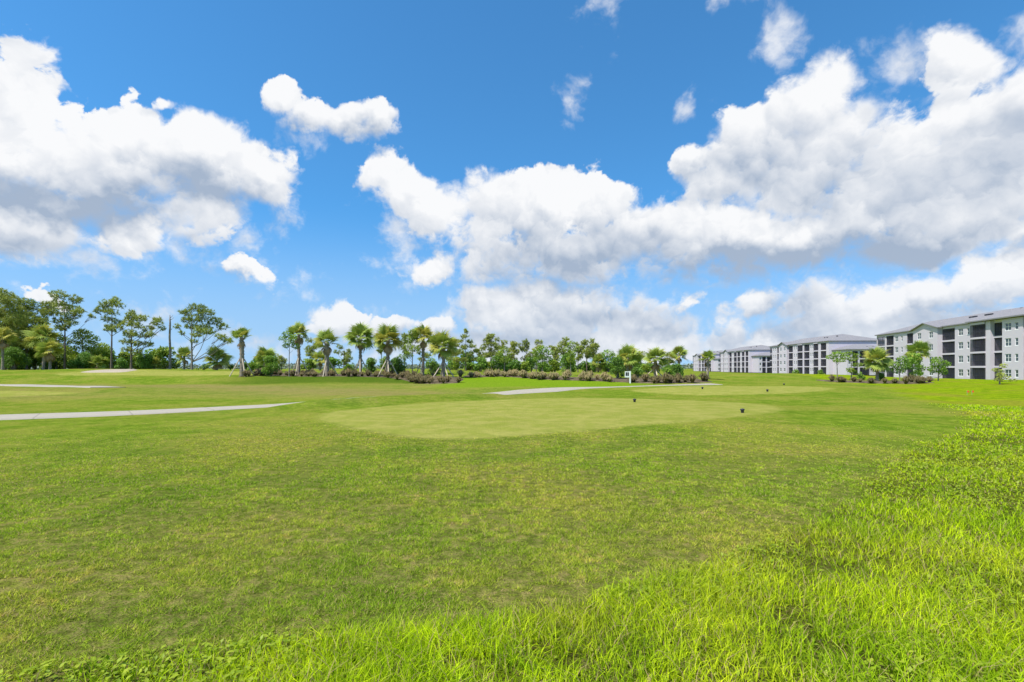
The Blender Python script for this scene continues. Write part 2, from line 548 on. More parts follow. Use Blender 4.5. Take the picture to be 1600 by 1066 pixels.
# ------------------------------------------------------------------ turf colour, shared by soil sheet and blades
def turf_color(N, blades):
    p = position(N)
    big = N.noise(p, 0.23, 3.0, 0.55)
    mid = N.noise(p, 1.3, 4.0, 0.6)
    small = N.noise(p, 9.0, 4.0, 0.62)
    speck = N.noise(p, 34.0, 3.0, 0.65)
    g = N.mix(N.ramp(mid, 0.35, 0.68), TURF_DARK, TURF_LIGHT)
    g = N.mix(N.ramp(big, 0.40, 0.66, 0.0, 0.75), g, TURF_YELLOW)
    thatch = N.math('MULTIPLY', N.ramp(small, 0.46, 0.70), N.ramp(N.math('ADD', mid, N.math('MULTIPLY', big, 0.5)), 0.62, 0.95))
    g = N.mix(N.math('MULTIPLY', thatch, 0.75), g, THATCH)
    g = N.mix(N.math('MULTIPLY', N.ramp(speck, 0.60, 0.75), N.ramp(small, 0.50, 0.66, 0.0, 0.8)), g, (0.085, 0.055, 0.022))
    dry = N.math('MULTIPLY', attr(N, 'dry'), N.ramp(mid, 0.30, 0.62, 0.35, 1.0))
    g = N.mix(N.math('MULTIPLY', dry, 0.95), g, (0.215, 0.180, 0.068))
    g = N.mix(N.math('MULTIPLY', attr(N, 'bank'), 0.85), g, (0.055, 0.098, 0.010))
    g = N.mix(N.math('MULTIPLY', attr(N, 'lush'), 0.9), g, (0.135, 0.225, 0.010))
    rg = N.mix(N.ramp(mid, 0.36, 0.66), (0.125, 0.205, 0.005), (0.225, 0.295, 0.008))
    rg = N.mix(N.ramp(small, 0.42, 0.72, 0.0, 0.55), rg, (0.10, 0.17, 0.012))
    rg = N.mix(N.ramp(big, 0.46, 0.66, 0.0, 0.65), rg, (0.205, 0.190, 0.026))
    g = N.mix(attr(N, 'rough'), g, rg)
    tee = N.mix(N.ramp(mid, 0.33, 0.66), (0.205, 0.232, 0.042), (0.270, 0.268, 0.070))
    tf = N.math('ADD', attr(N, 'tee'), N.math('MULTIPLY_ADD', small, 0.7, -0.35))
    g = N.mix(N.math('MULTIPLY', N.ramp(tf, 0.2, 0.8), N.ramp(attr(N, 'tee'), 0.0, 0.12)), g, tee)
    mott = N.noise(p, 6.5, 5.0, 0.75)
    g = N.mix(1.0, g, N.mix(N.math('MULTIPLY_ADD', N.math('SUBTRACT', N.ramp(mott, 0.36, 0.64), 0.5), N.math('MULTIPLY_ADD', attr(N, 'tee'), -0.6, 1.0), 0.5), (0.86, 0.88, 0.82), (1.26, 1.22, 1.15)), 'MULTIPLY')
    if blades:
        tint = attr(N, 'tint')
        g = N.mix(N.ramp(tint, 0.0, 1.0, 0.0, 1.0, smooth=False), N.mix(1.0, g, (1.3, 1.4, 1.1), 'MULTIPLY'), N.mix(1.0, g, (3.7, 3.35, 2.5), 'MULTIPLY'))
        g = N.mix(attr(N, 'rough'), g, N.mix(1.0, g, (1.06, 1.06, 1.0), 'MULTIPLY'))
        g = N.mix(N.ramp(tint, 0.84, 0.87), g, (0.48, 0.38, 0.16))
    else:
        soil = N.mix(N.ramp(small, 0.35, 0.65), (0.055, 0.044, 0.018), (0.240, 0.190, 0.078))
        grit = N.noise(p, 85.0, 2.0, 0.6)
        soil = N.mix(N.ramp(speck, 0.46, 0.58, 0.0, 0.8), soil, g)
        soil = N.mix(N.ramp(grit, 0.50, 0.62), soil, N.mix(1.0, soil, (0.35, 0.32, 0.28), 'MULTIPLY'))
        g = N.mix(N.math('MULTIPLY', attr(N, 'bare'), N.math('MULTIPLY_ADD', attr(N, 'rough'), 0.25, 0.65)), g, N.mix(attr(N, 'rough'), soil, N.mix(1.0, soil, (0.55, 0.6, 0.5), 'MULTIPLY')))
    return g, small, speck, mid


TURF_DARK = (0.096, 0.158, 0.013)
TURF_LIGHT = (0.152, 0.212, 0.020)
TURF_YELLOW = (0.198, 0.212, 0.034)
THATCH = (0.265, 0.195, 0.082)

mat_turf, N = new_mat('turf')
col, small, speck, mid = turf_color(N, False)
hgt = N.math('MULTIPLY_ADD', small, 0.6, N.math('MULTIPLY', speck, 0.5))
finish(N, principled(N, col, 0.95, 0.0, bump(N, hgt, 0.9, 0.06)))

mat_blade, N = new_mat('grass_blade')
col, small, speck, mid = turf_color(N, True)
finish(N, leafy(N, col, col, 0.40, 0.7, 0.06))

mat_path, N = new_mat('path_concrete')
p = position(N)
c = N.mix(N.noise(p, 1.2, 5.0, 0.6), (0.31, 0.28, 0.225), (0.40, 0.365, 0.30))
c = N.mix(N.ramp(N.noise(p, 7.0, 5.0, 0.7), 0.5, 0.8, 0.0, 0.5), c, (0.27, 0.235, 0.18))
jt = N.math('FRACT', N.math('MULTIPLY', attr(N, 'along'), 0.4))
c = N.mix(N.ramp(N.math('ABSOLUTE', N.math('SUBTRACT', jt, 0.5)), 0.485, 0.497, 0.0, 0.4), c, (0.13, 0.115, 0.09))     # sawn joints
finish(N, principled(N, c, 0.85, 0.1, bump(N, N.noise(p, 60.0, 2.0), 0.3, 0.01)))

mat_sand, N = new_mat('sand')
p = position(N)
c = N.mix(N.noise(p, 1.5, 4.0), (0.33, 0.28, 0.21), (0.42, 0.36, 0.28))
finish(N, principled(N, c, 0.95, 0.1, bump(N, N.noise(p, 8.0, 3.0), 0.5, 0.05)))

mat_mulch, N = new_mat('mulch')
p = position(N)
a = N.noise(p, 2.5, 4.0, 0.65)
c = N.mix(N.ramp(a, 0.35, 0.7), (0.080, 0.062, 0.038), (0.19, 0.150, 0.095))
finish(N, principled(N, c, 0.95, 0.1, bump(N, N.noise(p, 12.0, 4.0), 0.8, 0.08)))


# ------------------------------------------------------------------ ground sheet
def axis(lo, hi, base, grow):
    v = [0.0]
    while v[-1] < hi:
        v.append(v[-1] + max(base, v[-1] * grow))
    w = [0.0]
    while w[-1] > lo:
        w.append(w[-1] - max(base, -w[-1] * grow))
    return np.array(w[:0:-1] + v)


gx, gy = axis(-4000, 4000, 0.25, 0.035), axis(-40, 6000, 0.25, 0.03)
X, Y = np.meshgrid(gx, gy)
Xf, Yf = X.ravel(), Y.ravel()
gv = np.column_stack([Xf, Yf, height(Xf, Yf)])
nx, ny = len(gx), len(gy)
ii = (np.arange(ny - 1)[:, None] * nx + np.arange(nx - 1)[None, :]).ravel()
gf = np.column_stack([ii, ii + 1, ii + nx + 1, ii + nx])
ground = bpy.data.objects.new('ground', mesh_np('ground', gv, gf, mat_turf, True, zone_attrs(Xf, Yf)))
link(ground)
tag(ground, 'mown golf course turf reaching the horizon', kind='structure')


def drape(name, outline, lift, material, label, rings=14, subdiv_len=None):
    """a sheet laid on the terrain inside a star-shaped outline"""
    c = outline.mean(axis=0)
    n = len(outline)
    vs = [c]
    for k in range(1, rings + 1):
        t = k / rings
        vs.extend(c + (outline - c) * t)
    vs = np.array(vs)
    z = height(vs[:, 0], vs[:, 1]) + lift
    z[-n:] -= lift + 0.01                       # the rim dives under the turf
    v3 = np.column_stack([vs, z])
    fs = []
    for i in range(n):
        j = (i + 1) % n
        fs.append((0, 1 + i, 1 + j, 1 + j))
        for k in range(rings - 1):
            a = 1 + k * n
            fs.append((a + i, a + n + i, a + n + j, a + j))
    tri = [f[:3] for f in fs if f[2] == f[3]]
    quad = [f for f in fs if f[2] != f[3]]
    me = bpy.data.meshes.new(name)
    me.from_pydata([tuple(v) for v in v3], [], tri + quad)
    me.polygons.foreach_set('use_smooth', [True] * len(me.polygons))
    me.materials.append(material)
    me.update()
    if material is mat_turf:
        for an, av in zone_attrs(v3[:, 0], v3[:, 1]).items():
            at = me.attributes.new(an, 'FLOAT', 'POINT')
            at.data.foreach_set('value', np.asarray(av * (0 if an == 'bare' else 1), dtype=np.float32))
    o = link(bpy.data.objects.new(name, me))
    tag(o, label, kind='structure')
    return o


def ribbon(name, pts, width, lift, material, label, sub=10):
    P = np.array(pts, dtype=np.float64)
    n = len(P)
    out = []
    for i in range(n - 1):
        p0, p1, p2, p3 = P[max(i - 1, 0)], P[i], P[i + 1], P[min(i + 2, n - 1)]
        for k in range(sub):
            t = k / sub
            out.append(0.5 * ((2 * p1) + (-p0 + p2) * t + (2 * p0 - 5 * p1 + 4 * p2 - p3) * t * t + (-p0 + 3 * p1 - 3 * p2 + p3) * t ** 3))
    out.append(P[-1])
    out = np.array(out)
    tg = np.gradient(out, axis=0)
    tg /= np.linalg.norm(tg, axis=1)[:, None] + 1e-9
    nr = np.column_stack([-tg[:, 1], tg[:, 0]])
    offs = np.array([-0.5, -0.46, -0.25, 0, 0.25, 0.46, 0.5])
    wd = np.interp(np.linspace(0, n - 1, len(out)), range(n), np.broadcast_to(width, n))
    m = len(offs)
    vs = (out[:, None, :] + nr[:, None, :] * offs[None, :, None] * wd[:, None, None]).reshape(-1, 2)
    z = (height(vs[:, 0], vs[:, 1]) + lift).reshape(-1, m)
    z[:, 0] -= lift + 0.05
    z[:, -1] -= lift + 0.05
    v3 = np.column_stack([vs, z.ravel()])
    L = len(out)
    ii = (np.arange(L - 1)[:, None] * m + np.arange(m - 1)[None, :]).ravel()
    fs = np.column_stack([ii, ii + 1, ii + m + 1, ii + m])
    o = link(bpy.data.objects.new(name, mesh_np(name, v3, fs, material, True, {'along': np.repeat(np.concatenate([[0], np.cumsum(np.hypot(*np.diff(out, axis=0).T))]), m)})))
    tag(o, label, kind='structure')
    return o


drape('tee_box', TEE_NEAR, 0.015, mat_turf, 'pale close-mown tee box in the middle of the turf')
drape('tee_box', TEE_FAR, 0.02, mat_turf, 'smaller pale tee box further back beside the grass mound')
drape('tee_box', TEE_LEFT, 0.02, mat_turf, 'pale tee box at the left edge beyond the cart path')
drape('putting_green', GREEN_FAR, 0.03, mat_turf, 'pale putting green on the rise in front of the pines')
drape('bunker', np.array([(-50.2 + 2.9 * math.cos(t) + 0.5 * math.cos(2 * t + 2), 64.5 + 2.5 * math.sin(t) + 0.4 * math.sin(3 * t)) for t in np.linspace(0, 2 * PI, 40, endpoint=False)]), 0.12, mat_sand, 'pale sand bunker on the rise below the pines', rings=5)
path_pts = [((p[0] - 800) / 800 * 1280 / (p[1] - 575), 1280 / (p[1] - 575)) if 400 < p[0] < 800 else ground_px(*p) for p in [(-120, 658), (0, 653), (200, 646), (350, 638.5), (450, 633.5), (560, 626.5), (680, 620), (770, 615.5), (838, 611), (905, 606.5), (1000, 603.8), (1060, 602), (1120, 600.6)]]
ribbon('cart_path', path_pts, [2.1, 2.1, 2.1, 2.0, 1.8, 1.7, 1.7, 2.2, 3.4, 2.2, 1.3, 1.3, 1.5], 0.03, mat_path, 'pale concrete cart path winding across the course')
ribbon('cart_path', [ground_px(*p) for p in [(-140, 599.5), (-40, 600.8), (30, 602.2), (90, 603.8), (150, 605.0), (170, 606.0)]], 2.6, 0.03, mat_path, 'far pale cart path at the left edge below the rise')

# mulch beds: front edge in the photo, back edge by depth
def strip_bed(name, front, depth, label, lift=0.06):
    F = np.array([ground_px(*p) for p in front])
    t = np.linspace(0, len(F) - 1, len(F) * 8)
    fx = np.interp(t, range(len(F)), F[:, 0])
    fy = np.interp(t, range(len(F)), F[:, 1]) + 0.25 * np.sin(t * 4.1) + rng.normal(0, 0.08, len(t))
    dp = np.interp(t, range(len(F)), depth) + 0.3 * np.sin(t * 3.3)
    rows = 9
    vs = np.array([[(fx[i], fy[i] + dp[i] * k / (rows - 1)) for k in range(rows)] for i in range(len(t))]).reshape(-1, 2)
    z = (height(vs[:, 0], vs[:, 1]) + lift).reshape(-1, rows)
    z[:, 0] -= lift + 0.05
    z[:, -1] -= lift + 0.05
    z[0] -= lift + 0.05
    z[-1] -= lift + 0.05
    ii = (np.arange(len(t) - 1)[:, None] * rows + np.arange(rows - 1)[None, :]).ravel()
    fs = np.column_stack([ii, ii + rows, ii + rows + 1, ii + 1])
    o = link(bpy.data.objects.new(name, mesh_np(name, np.column_stack([vs, z.ravel()]), fs, mat_mulch, True)))
    tag(o, label, kind='structure')
    return F


strip_bed('mulch_bed', [(366, 596), (420, 593.5), (500, 595.5), (600, 596.5), (680, 600), (716, 599.5)], [2.0, 5.0, 8.0, 9.0, 10.0, 7.0], 'brown mulch bed under the braced palms')
strip_bed('mulch_bed', [(716, 590), (780, 588.5), (850, 594), (930, 596), (1000, 599), (1060, 600), (1120, 597.5)], [5.0, 6.0, 6.0, 6.0, 8.0, 8.0, 5.0], 'brown mulch bed along the centre of the course')
strip_bed('mulch_bed', [(1296, 597), (1350, 599), (1400, 600), (1440, 600), (1466, 598.5)], [3.0, 6.0, 7.0, 7.0, 4.0], 'brown mulch bed in front of the nearest apartment block')


# ------------------------------------------------------------------ grass blades (nobody could count them)
_lat = np.random.default_rng(99).random((256, 256))


def vnoise(x, y, cell):
    """smooth random values on a lattice of the given cell size"""
    u, v = np.asarray(x) / cell, np.asarray(y) / cell
    i, j = np.floor(u).astype(int), np.floor(v).astype(int)
    a, b = u - i, v - j
    a, b = a * a * (3 - 2 * a), b * b * (3 - 2 * b)
    g = lambda p, q: _lat[p % 256, q % 256]
    return (g(i, j) * (1 - a) + g(i + 1, j) * a) * (1 - b) + (g(i, j + 1) * (1 - a) + g(i + 1, j + 1) * a) * b


def scatter(n, rmin, rmax, power, half_angle):
    u = rng.random(n)
    k = 2 - power
    r = (rmin ** k + u * (rmax ** k - rmin ** k)) ** (1 / k)
    th = (rng.random(n) * 2 - 1) * half_angle
    return r * np.sin(th), r * np.cos(th), r


def blades_mesh(name, x, y, hgt, wid, lean, segs, material, lift=0.0):
    """curved tapering blades: segs quads (as triangles) and a tip"""
    n = len(x)
    z = height(x, y) + lift - 0.005
    fa = rng.random(n) * 2 * PI                 # facing
    la = rng.random(n) * 2 * PI                 # leaning direction
    wx, wy = np.cos(fa) * wid * 0.5, np.sin(fa) * wid * 0.5
    lx, ly = np.cos(la) * lean, np.sin(la) * lean
    rows, cols = [], []
    for k in range(segs):
        t = k / segs
        w = (1 - 0.75 * t)
        cx, cy, cz = x + lx * hgt * t * t, y + ly * hgt * t * t, z + hgt * t * (1 - 0.25 * lean * t)
        rows.append(np.stack([cx - wx * w, cy - wy * w, cz], 1))
        rows.append(np.stack([cx + wx * w, cy + wy * w, cz], 1))
    rows.append(np.stack([x + lx * hgt, y + ly * hgt, z + hgt * (1 - 0.25 * lean)], 1))
    m = len(rows)
    v = np.stack(rows, 1).reshape(-1, 3)
    base = (np.arange(n) * m)[:, None]
    f = []
    for k in range(segs - 1):
        a = 2 * k
        f += [(a, a + 1, a + 3), (a, a + 3, a + 2)]
    f.append((2 * segs - 2, 2 * segs - 1, 2 * segs))
    faces = (base[:, :, None] + np.array(f)[None]).reshape(-1, 3)
    at = zone_attrs(x, y)
    at['tint'] = rng.random(n)
    return mesh_np(name, v, faces, material, False, {k: np.repeat(val, m) for k, val in at.items()})


def mown_grass():
    x, y, r = scatter(1500000, 2.1, 19.0, 1.40, R(56))
    keep = (rng.random(len(x)) > rough_mask(x, y)) & (rng.random(len(x)) > ss(8, 19, r))
    # turf is thinner where the thatch shows
    gap = 0.45 * vnoise(x, y, 0.10) + 0.35 * vnoise(x + 7, y + 3, 0.27) + 0.30 * vnoise(x, y, 1.1)
    keep &= rng.random(len(x)) < 1.0 - 0.93 * ss(0.55, 0.66, gap)
    x, y, r, gap = x[keep], y[keep], r[keep], gap[keep]
    off = zone_attrs(x, y)['tee'] < 0.35 + 0.3 * rng.random(len(x))
    x, y, r, gap = x[off], y[off], r[off], gap[off]
    hg = (1.45 - gap) * (0.016 + 0.030 * rng.random(len(x))) * (1 - 0.55 * ss(7, 18, r))
    wd = (0.0050 + 0.0050 * rng.random(len(x))) * np.maximum(1, r / 4.5)
    me = blades_mesh('short_grass', x, y, hg, wd, 0.4 + 0.9 * rng.random(len(x)), 1, mat_blade)
    o = link(bpy.data.objects.new('short_grass', me))
    tag(o, 'short mown grass covering the near turf', kind='stuff')


def long_grass():
    x, y, r = scatter(760000, 1.9, 30.0, 1.35, R(57))
    m = rough_mask(x, y, 0.03)
    patch = 0.5 + 0.5 * np.sin(2.1 * x + 1.1 * np.sin(1.3 * y)) * np.sin(1.9 * y + 0.8 * np.sin(1.7 * x))
    gap = 0.5 * vnoise(x, y, 0.16) + 0.5 * vnoise(x + 5, y, 0.45)
    keep = (rng.random(len(x)) < m * (0.45 + 0.55 * patch) * (1 - 0.85 * ss(0.64, 0.80, gap))) & (x > -6)
    x, y, r, patch, m = x[keep], y[keep], r[keep], patch[keep], m[keep]
    hg = (0.055 + 0.115 * rng.random(len(x)) ** 1.6) * (0.65 + 0.55 * patch) * (0.75 + 0.25 * m) * (1 - 0.45 * ss(4.5, 9, r))
    wd = (0.0042 + 0.0042 * rng.random(len(x))) * np.maximum(1, r / 5.0)
    me = blades_mesh('long_grass', x, y, hg, wd, 0.25 + 0.9 * rng.random(len(x)), 2, mat_blade)
    o = link(bpy.data.objects.new('long_grass', me))
    tag(o, 'bright unmown grass along the near right side', kind='stuff')


mat_weed, N = new_mat('weed_leaf')
tint = attr(N, 'tint')
c = N.mix(tint, (0.20, 0.31, 0.010), (0.40, 0.48, 0.03))
finish(N, leafy(N, c, c, 0.35, 0.5, 0.3))


def weeds():
    n = 70000
    x, y, r = scatter(n, 1.9, 14.0, 1.2, R(57))
    spots = 0.5 + 0.5 * np.sin(1.3 * x + 0.7 + 1.3 * np.sin(0.9 * y)) * np.cos(1.15 * y + 0.4 + np.sin(1.1 * x))
    m = rough_mask(x, y, 0.12) * np.clip(ss(0.50, 0.75, spots) + 0.9 * (1 - ss(-1.4, -0.4, x)) + 0.8 * ss(6.0, 8.5, r), 0.10, 1)
    keep = rng.random(n) < m
    x, y, r, m = x[keep], y[keep], r[keep], m[keep]
    n = len(x)
    z = height(x, y) + 0.015 + 0.075 * rng.random(n) * m
    s = (0.010 + 0.014 * rng.random(n)) * np.maximum(1, r / 7.5)
    a = rng.random(n) * 2 * PI
    tilt = rng.normal(0.15, 0.35, n)
    dx, dy = np.cos(a), np.sin(a)
    ux, uy = -dy, dx
    cz, sz = np.cos(tilt), np.sin(tilt)
    pts = []
    for (al, ac, up) in ((-0.9, 0, 0), (0, -0.55, 0.12), (1.1, 0, -0.05), (0, 0.55, 0.12)):
        pts.append(np.stack([x + dx * al * s * cz + ux * ac * s, y + dy * al * s * cz + uy * ac * s, z + (al * sz + up) * s], 1))
    v = np.stack(pts, 1).reshape(-1, 3)
    b = (np.arange(n) * 4)[:, None]
    f = np.concatenate([b + np.array([[0, 1, 2]]), b + np.array([[0, 2, 3]])], 1).reshape(-1, 3)
    me = mesh_np('weed_leaves', v, f, mat_weed, False, {'tint': np.repeat(rng.random(n), 4)})
    o = link(bpy.data.objects.new('weed_leaves', me))
    tag(o, 'small yellow-green broad weed leaves among the unmown grass', kind='stuff')


mown_grass()
long_grass()
weeds()
# ------------------------------------------------------------------ apartment blocks
mat_wall = plain_mat('stucco_white', (0.545, 0.500, 0.560), 0.9, 0.15, 0.04, 0.6, 0.15)
mat_trim = plain_mat('trim_white', (0.78, 0.78, 0.78), 0.6, 0.3, 0.03, 2.0)
mat_frame = plain_mat('bronze_frame', (0.035, 0.035, 0.042), 0.5, 0.4, 0.1, 4.0)
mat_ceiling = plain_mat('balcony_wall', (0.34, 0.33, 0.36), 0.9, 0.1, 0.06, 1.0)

mat_roof, N = new_mat('roof_tile')
p = N.new('ShaderNodeTexCoord').outputs['Object']
w = N.new('ShaderNodeTexWave', wave_type='BANDS', bands_direction='X', wave_profile='SIN')
w.inputs['Scale'].default_value = 1.1
N.put(w.inputs['Vector'], p)
c = N.mix(N.noise(p, 0.8, 5.0, 0.6), (0.20, 0.195, 0.21), (0.28, 0.275, 0.285))
c = N.mix(N.ramp(N.noise(p, 6.0, 3.0), 0.45, 0.7, 0.0, 0.5), c, (0.165, 0.16, 0.175))
finish(N, principled(N, c, 0.85, 0.2, bump(N, w.outputs['Fac'], 0.5, 0.08)))

mat_glass, N = new_mat('window_glass')
p = N.new('ShaderNodeTexCoord').outputs['Object']
c = N.mix(N.noise(p, 0.9, 2.0), (0.025, 0.045, 0.048), (0.06, 0.085, 0.085))
finish(N, principled(N, c, 0.12, 0.6))

mat_screen, N = new_mat('insect_screen')
tr = N.new('ShaderNodeBsdfTransparent')
tr.inputs[0].default_value = (0.80, 0.80, 0.84, 1)
df = N.new('ShaderNodeBsdfDiffuse')
df.inputs[0].default_value = (0.045, 0.045, 0.06, 1)
mx = N.new('ShaderNodeMixShader')
mx.inputs[0].default_value = 0.55
N.t.links.new(tr.outputs[0], mx.inputs[1])
N.t.links.new(df.outputs[0], mx.inputs[2])
finish(N, mx.outputs[0])


class MB:
    """collects quads and boxes for one mesh"""
    def __init__(self):
        self.v, self.f = [], []

    def quad(self, a, b, c, d):
        n = len(self.v)
        self.v += [a, b, c, d]
        self.f.append((n, n + 1, n + 2, n + 3))

    def tri(self, a, b, c):
        n = len(self.v)
        self.v += [a, b, c]
        self.f.append((n, n + 1, n + 2))

    def box(self, x0, x1, y0, y1, z0, z1):
        n = len(self.v)
        self.v += [(x0, y0, z0), (x1, y0, z0), (x1, y1, z0), (x0, y1, z0), (x0, y0, z1), (x1, y0, z1), (x1, y1, z1), (x0, y1, z1)]
        self.f += [(n, n + 3, n + 2, n + 1), (n + 4, n + 5, n + 6, n + 7), (n, n + 1, n + 5, n + 4), (n + 1, n + 2, n + 6, n + 5), (n + 2, n + 3, n + 7, n + 6), (n + 3, n, n + 4, n + 7)]

    def tube(self, pts, radii, n=8, cap=True):
        rings = []
        for i, p in enumerate(pts):
            p = Vector(p)
            a = Vector(pts[max(i - 1, 0)])
            b = Vector(pts[min(i + 1, len(pts) - 1)])
            d = (b - a)
            d = d.normalized() if d.length > 1e-6 else Vector((0, 0, 1))
            u = d.cross(Vector((0, 0, 1)) if abs(d.z) < 0.9 else Vector((1, 0, 0))).normalized()
            w = d.cross(u)
            base = len(self.v)
            for k in range(n):
                t = 2 * PI * k / n
                q = p + (u * math.cos(t) + w * math.sin(t)) * radii[i]
                self.v.append(tuple(q))
            rings.append(base)
        for a, b in zip(rings, rings[1:]):
            for k in range(n):
                self.f.append((a + k, a + (k + 1) % n, b + (k + 1) % n, b + k))
        if cap:
            self.f.append(tuple(rings[-1] + k for k in range(n)))

    def mesh(self, name, material, smooth=False):
        me = bpy.data.meshes.new(name)
        me.from_pydata(self.v, [], self.f)
        if smooth:
            me.polygons.foreach_set('use_smooth', [True] * len(me.polygons))
        me.materials.append(material)
        me.update()
        return me

    def build(self, name, material, parent=None, smooth=False):
        return link(bpy.data.objects.new(name, self.mesh(name, material, smooth)), parent)


def empty(name, loc=(0, 0, 0), rz=0.0):
    o = bpy.data.objects.new(name, None)
    o.empty_display_size = 0.5
    o.location = loc
    o.rotation_euler = (0, 0, rz)
    return link(o)


def copy_tree(o, parent=None):
    c = o.copy()
    link(c, parent)
    for ch in [q for q in list(o.children)]:
        copy_tree(ch, c)
    return c


_shared = {}


def shared(key, make):
    if key not in _shared:
        _shared[key] = make()
    return _shared[key]


def put(name, mesh, parent, mat4=None):
    o = bpy.data.objects.new(name, mesh)
    if mat4 is not None:
        o.matrix_local = mat4
    return link(o, parent)


def window_mesh(w, h):
    m = MB()
    t = 0.07
    m.box(-w / 2, w / 2, 0.02, 0.12, h - t, h)
    m.box(-w / 2, w / 2, 0.02, 0.12, 0, t)
    m.box(-w / 2, -w / 2 + t, 0.02, 0.12, t, h - t)
    m.box(w / 2 - t, w / 2, 0.02, 0.12, t, h - t)
    m.box(-w / 2 + t, w / 2 - t, 0.03, 0.11, h * 0.5 - 0.03, h * 0.5 + 0.03)
    if w > 1.2:
        m.box(-0.035, 0.035, 0.025, 0.115, t, h - t)
    m.box(-w / 2 - 0.08, w / 2 + 0.08, -0.07, 0.02, -0.10, -0.003)
    return m.mesh('window', mat_trim)


def pane_mesh(w, h):
    m = MB()
    m.box(-w / 2 + 0.06, w / 2 - 0.06, 0.06, 0.085, 0.06, h - 0.06)
    return m.mesh('pane', mat_glass)


def screen_frame_mesh(w, h):
    m = MB()
    t = 0.07
    m.box(-w / 2, w / 2, 0.0, 0.07, 0, t)
    m.box(-w / 2, w / 2, 0.0, 0.07, h - t, h)
    m.box(-w / 2, -w / 2 + t, 0.003, 0.067, t, h - t)
    m.box(w / 2 - t, w / 2, 0.003, 0.067, t, h - t)
    n = max(2, round(w / 1.5))
    for k in range(1, n):
        x = -w / 2 + w * k / n
        m.box(x - 0.035, x + 0.035, 0.006, 0.064, t, h - t)
    m.box(-w / 2 + t, w / 2 - t, 0.01, 0.06, 1.0, 1.07)
    k = int(w / 0.22)
    for q in range(k):
        x = -w / 2 + w * (q + 0.5) / k
        m.box(x - 0.011, x + 0.011, 0.025, 0.045, t, 1.0)
    return m.mesh('balcony_screen', mat_frame)


def mesh_panel(w, h):
    m = MB()
    m.quad((-w / 2 + 0.03, 0.048, 0.03), (w / 2 - 0.03, 0.048, 0.03), (w / 2 - 0.03, 0.048, h - 0.03), (-w / 2 + 0.03, 0.048, h - 0.03))
    return m.mesh('screen_mesh', mat_screen)


def door_mesh(w, h):
    m = MB()
    m.box(-w / 2, w / 2, -0.05, 0.02, 0.02, h)
    return m.mesh('sliding_door', mat_glass)


def door_frame_mesh(w, h):
    m = MB()
    m.box(-w / 2 - 0.07, -w / 2, -0.09, 0.02, 0.0, h + 0.07)
    m.box(w / 2, w / 2 + 0.07, -0.09, 0.02, 0.0, h + 0.07)
    m.box(-w / 2, w / 2, -0.09, 0.02, h + 0.003, h + 0.07)
    m.box(-0.04, 0.04, -0.08, 0.02, 0.02, h)
    return m.mesh('door_frame', mat_trim)


RECESS = 1.7


def facade(root, M, bays, floors, fh):
    """bays: ('wall', x0, x1, y, [(xc, width, height, sill)]) or ('balcony', x0, x1, y); y is how far the bay stands back"""
    wall = MB()
    H = floors * fh + 0.25
    for b in bays:
        kind, x0, x1, y0 = b[:4]
        if kind == 'wall':
            holes = []
            for (xc, w, h, sill) in b[4]:
                for k in range(floors):
                    z = k * fh + sill
                    holes.append((xc - w / 2, xc + w / 2, z, z + h))
                    T = M @ Matrix.Translation((xc, y0 + 0.06, z))
                    wo = put('window', shared(('win', w, h), lambda: window_mesh(w, h)), root, T)
                    put('pane', shared(('pane', w, h), lambda: pane_mesh(w, h)), wo)
            xs = sorted({x0, x1} | {v for q in holes for v in q[:2]})
            zs = sorted({0.0, H} | {v for q in holes for v in q[2:]})
            for xa, xb in zip(xs, xs[1:]):
                for za, zb in zip(zs, zs[1:]):
                    xm, zm = (xa + xb) / 2, (za + zb) / 2
                    if any(q[0] < xm < q[1] and q[2] < zm < q[3] for q in holes):
                        continue
                    wall.quad((xa, y0, za), (xb, y0, za), (xb, y0, zb), (xa, y0, zb))
            for (a, c, e, g) in holes:
                d = y0 + 0.22
                wall.quad((a, y0, e), (a, d, e), (a, d, g), (a, y0, g))
                wall.quad((c, y0, e), (c, y0, g), (c, d, g), (c, d, e))
                wall.quad((a, y0, g), (a, d, g), (c, d, g), (c, y0, g))
                wall.quad((a, y0, e), (c, y0, e), (c, d, e), (a, d, e))
            wall.quad((x0, RECESS, 0), (x0, y0, 0), (x0, y0, H), (x0, RECESS, H))
            wall.quad((x1, y0, 0), (x1, RECESS, 0), (x1, RECESS, H), (x1, y0, H))
        else:
            w = x1 - x0
            for k in range(floors):
                if k:
                    wall.box(x0 + 0.002, x1 - 0.002, y0, RECESS, k * fh - 0.22, k * fh + 0.16)
                z0 = k * fh + (0.16 if k else 0.05)
                h = (k + 1) * fh - 0.22 - z0
                T = M @ Matrix.Translation(((x0 + x1) / 2, y0 + 0.12, z0))
                kw, khh = round(w, 2) - 0.01, round(h, 2) - 0.01
                so = put('balcony_screen', shared(('scr', kw, khh), lambda: screen_frame_mesh(kw, khh)), root, T)
                put('screen_mesh', shared(('msh', kw, khh), lambda: mesh_panel(kw, khh)), so)
                T = M @ Matrix.Translation(((x0 + x1) / 2 + 0.1 * w, RECESS, z0))
                dw = min(2.2, round(w * 0.55, 1))
                do = put('sliding_door', shared(('door', dw), lambda: door_mesh(dw, 2.1)), root, T)
                put('door_frame', shared(('dfr', dw), lambda: door_frame_mesh(dw, 2.1)), do)
            wall.box(x0 + 0.002, x1 - 0.002, y0, RECESS, floors * fh - 0.22, H)
    o = wall.build('front_wall', mat_wall, root)
    o.matrix_local = M
    return H


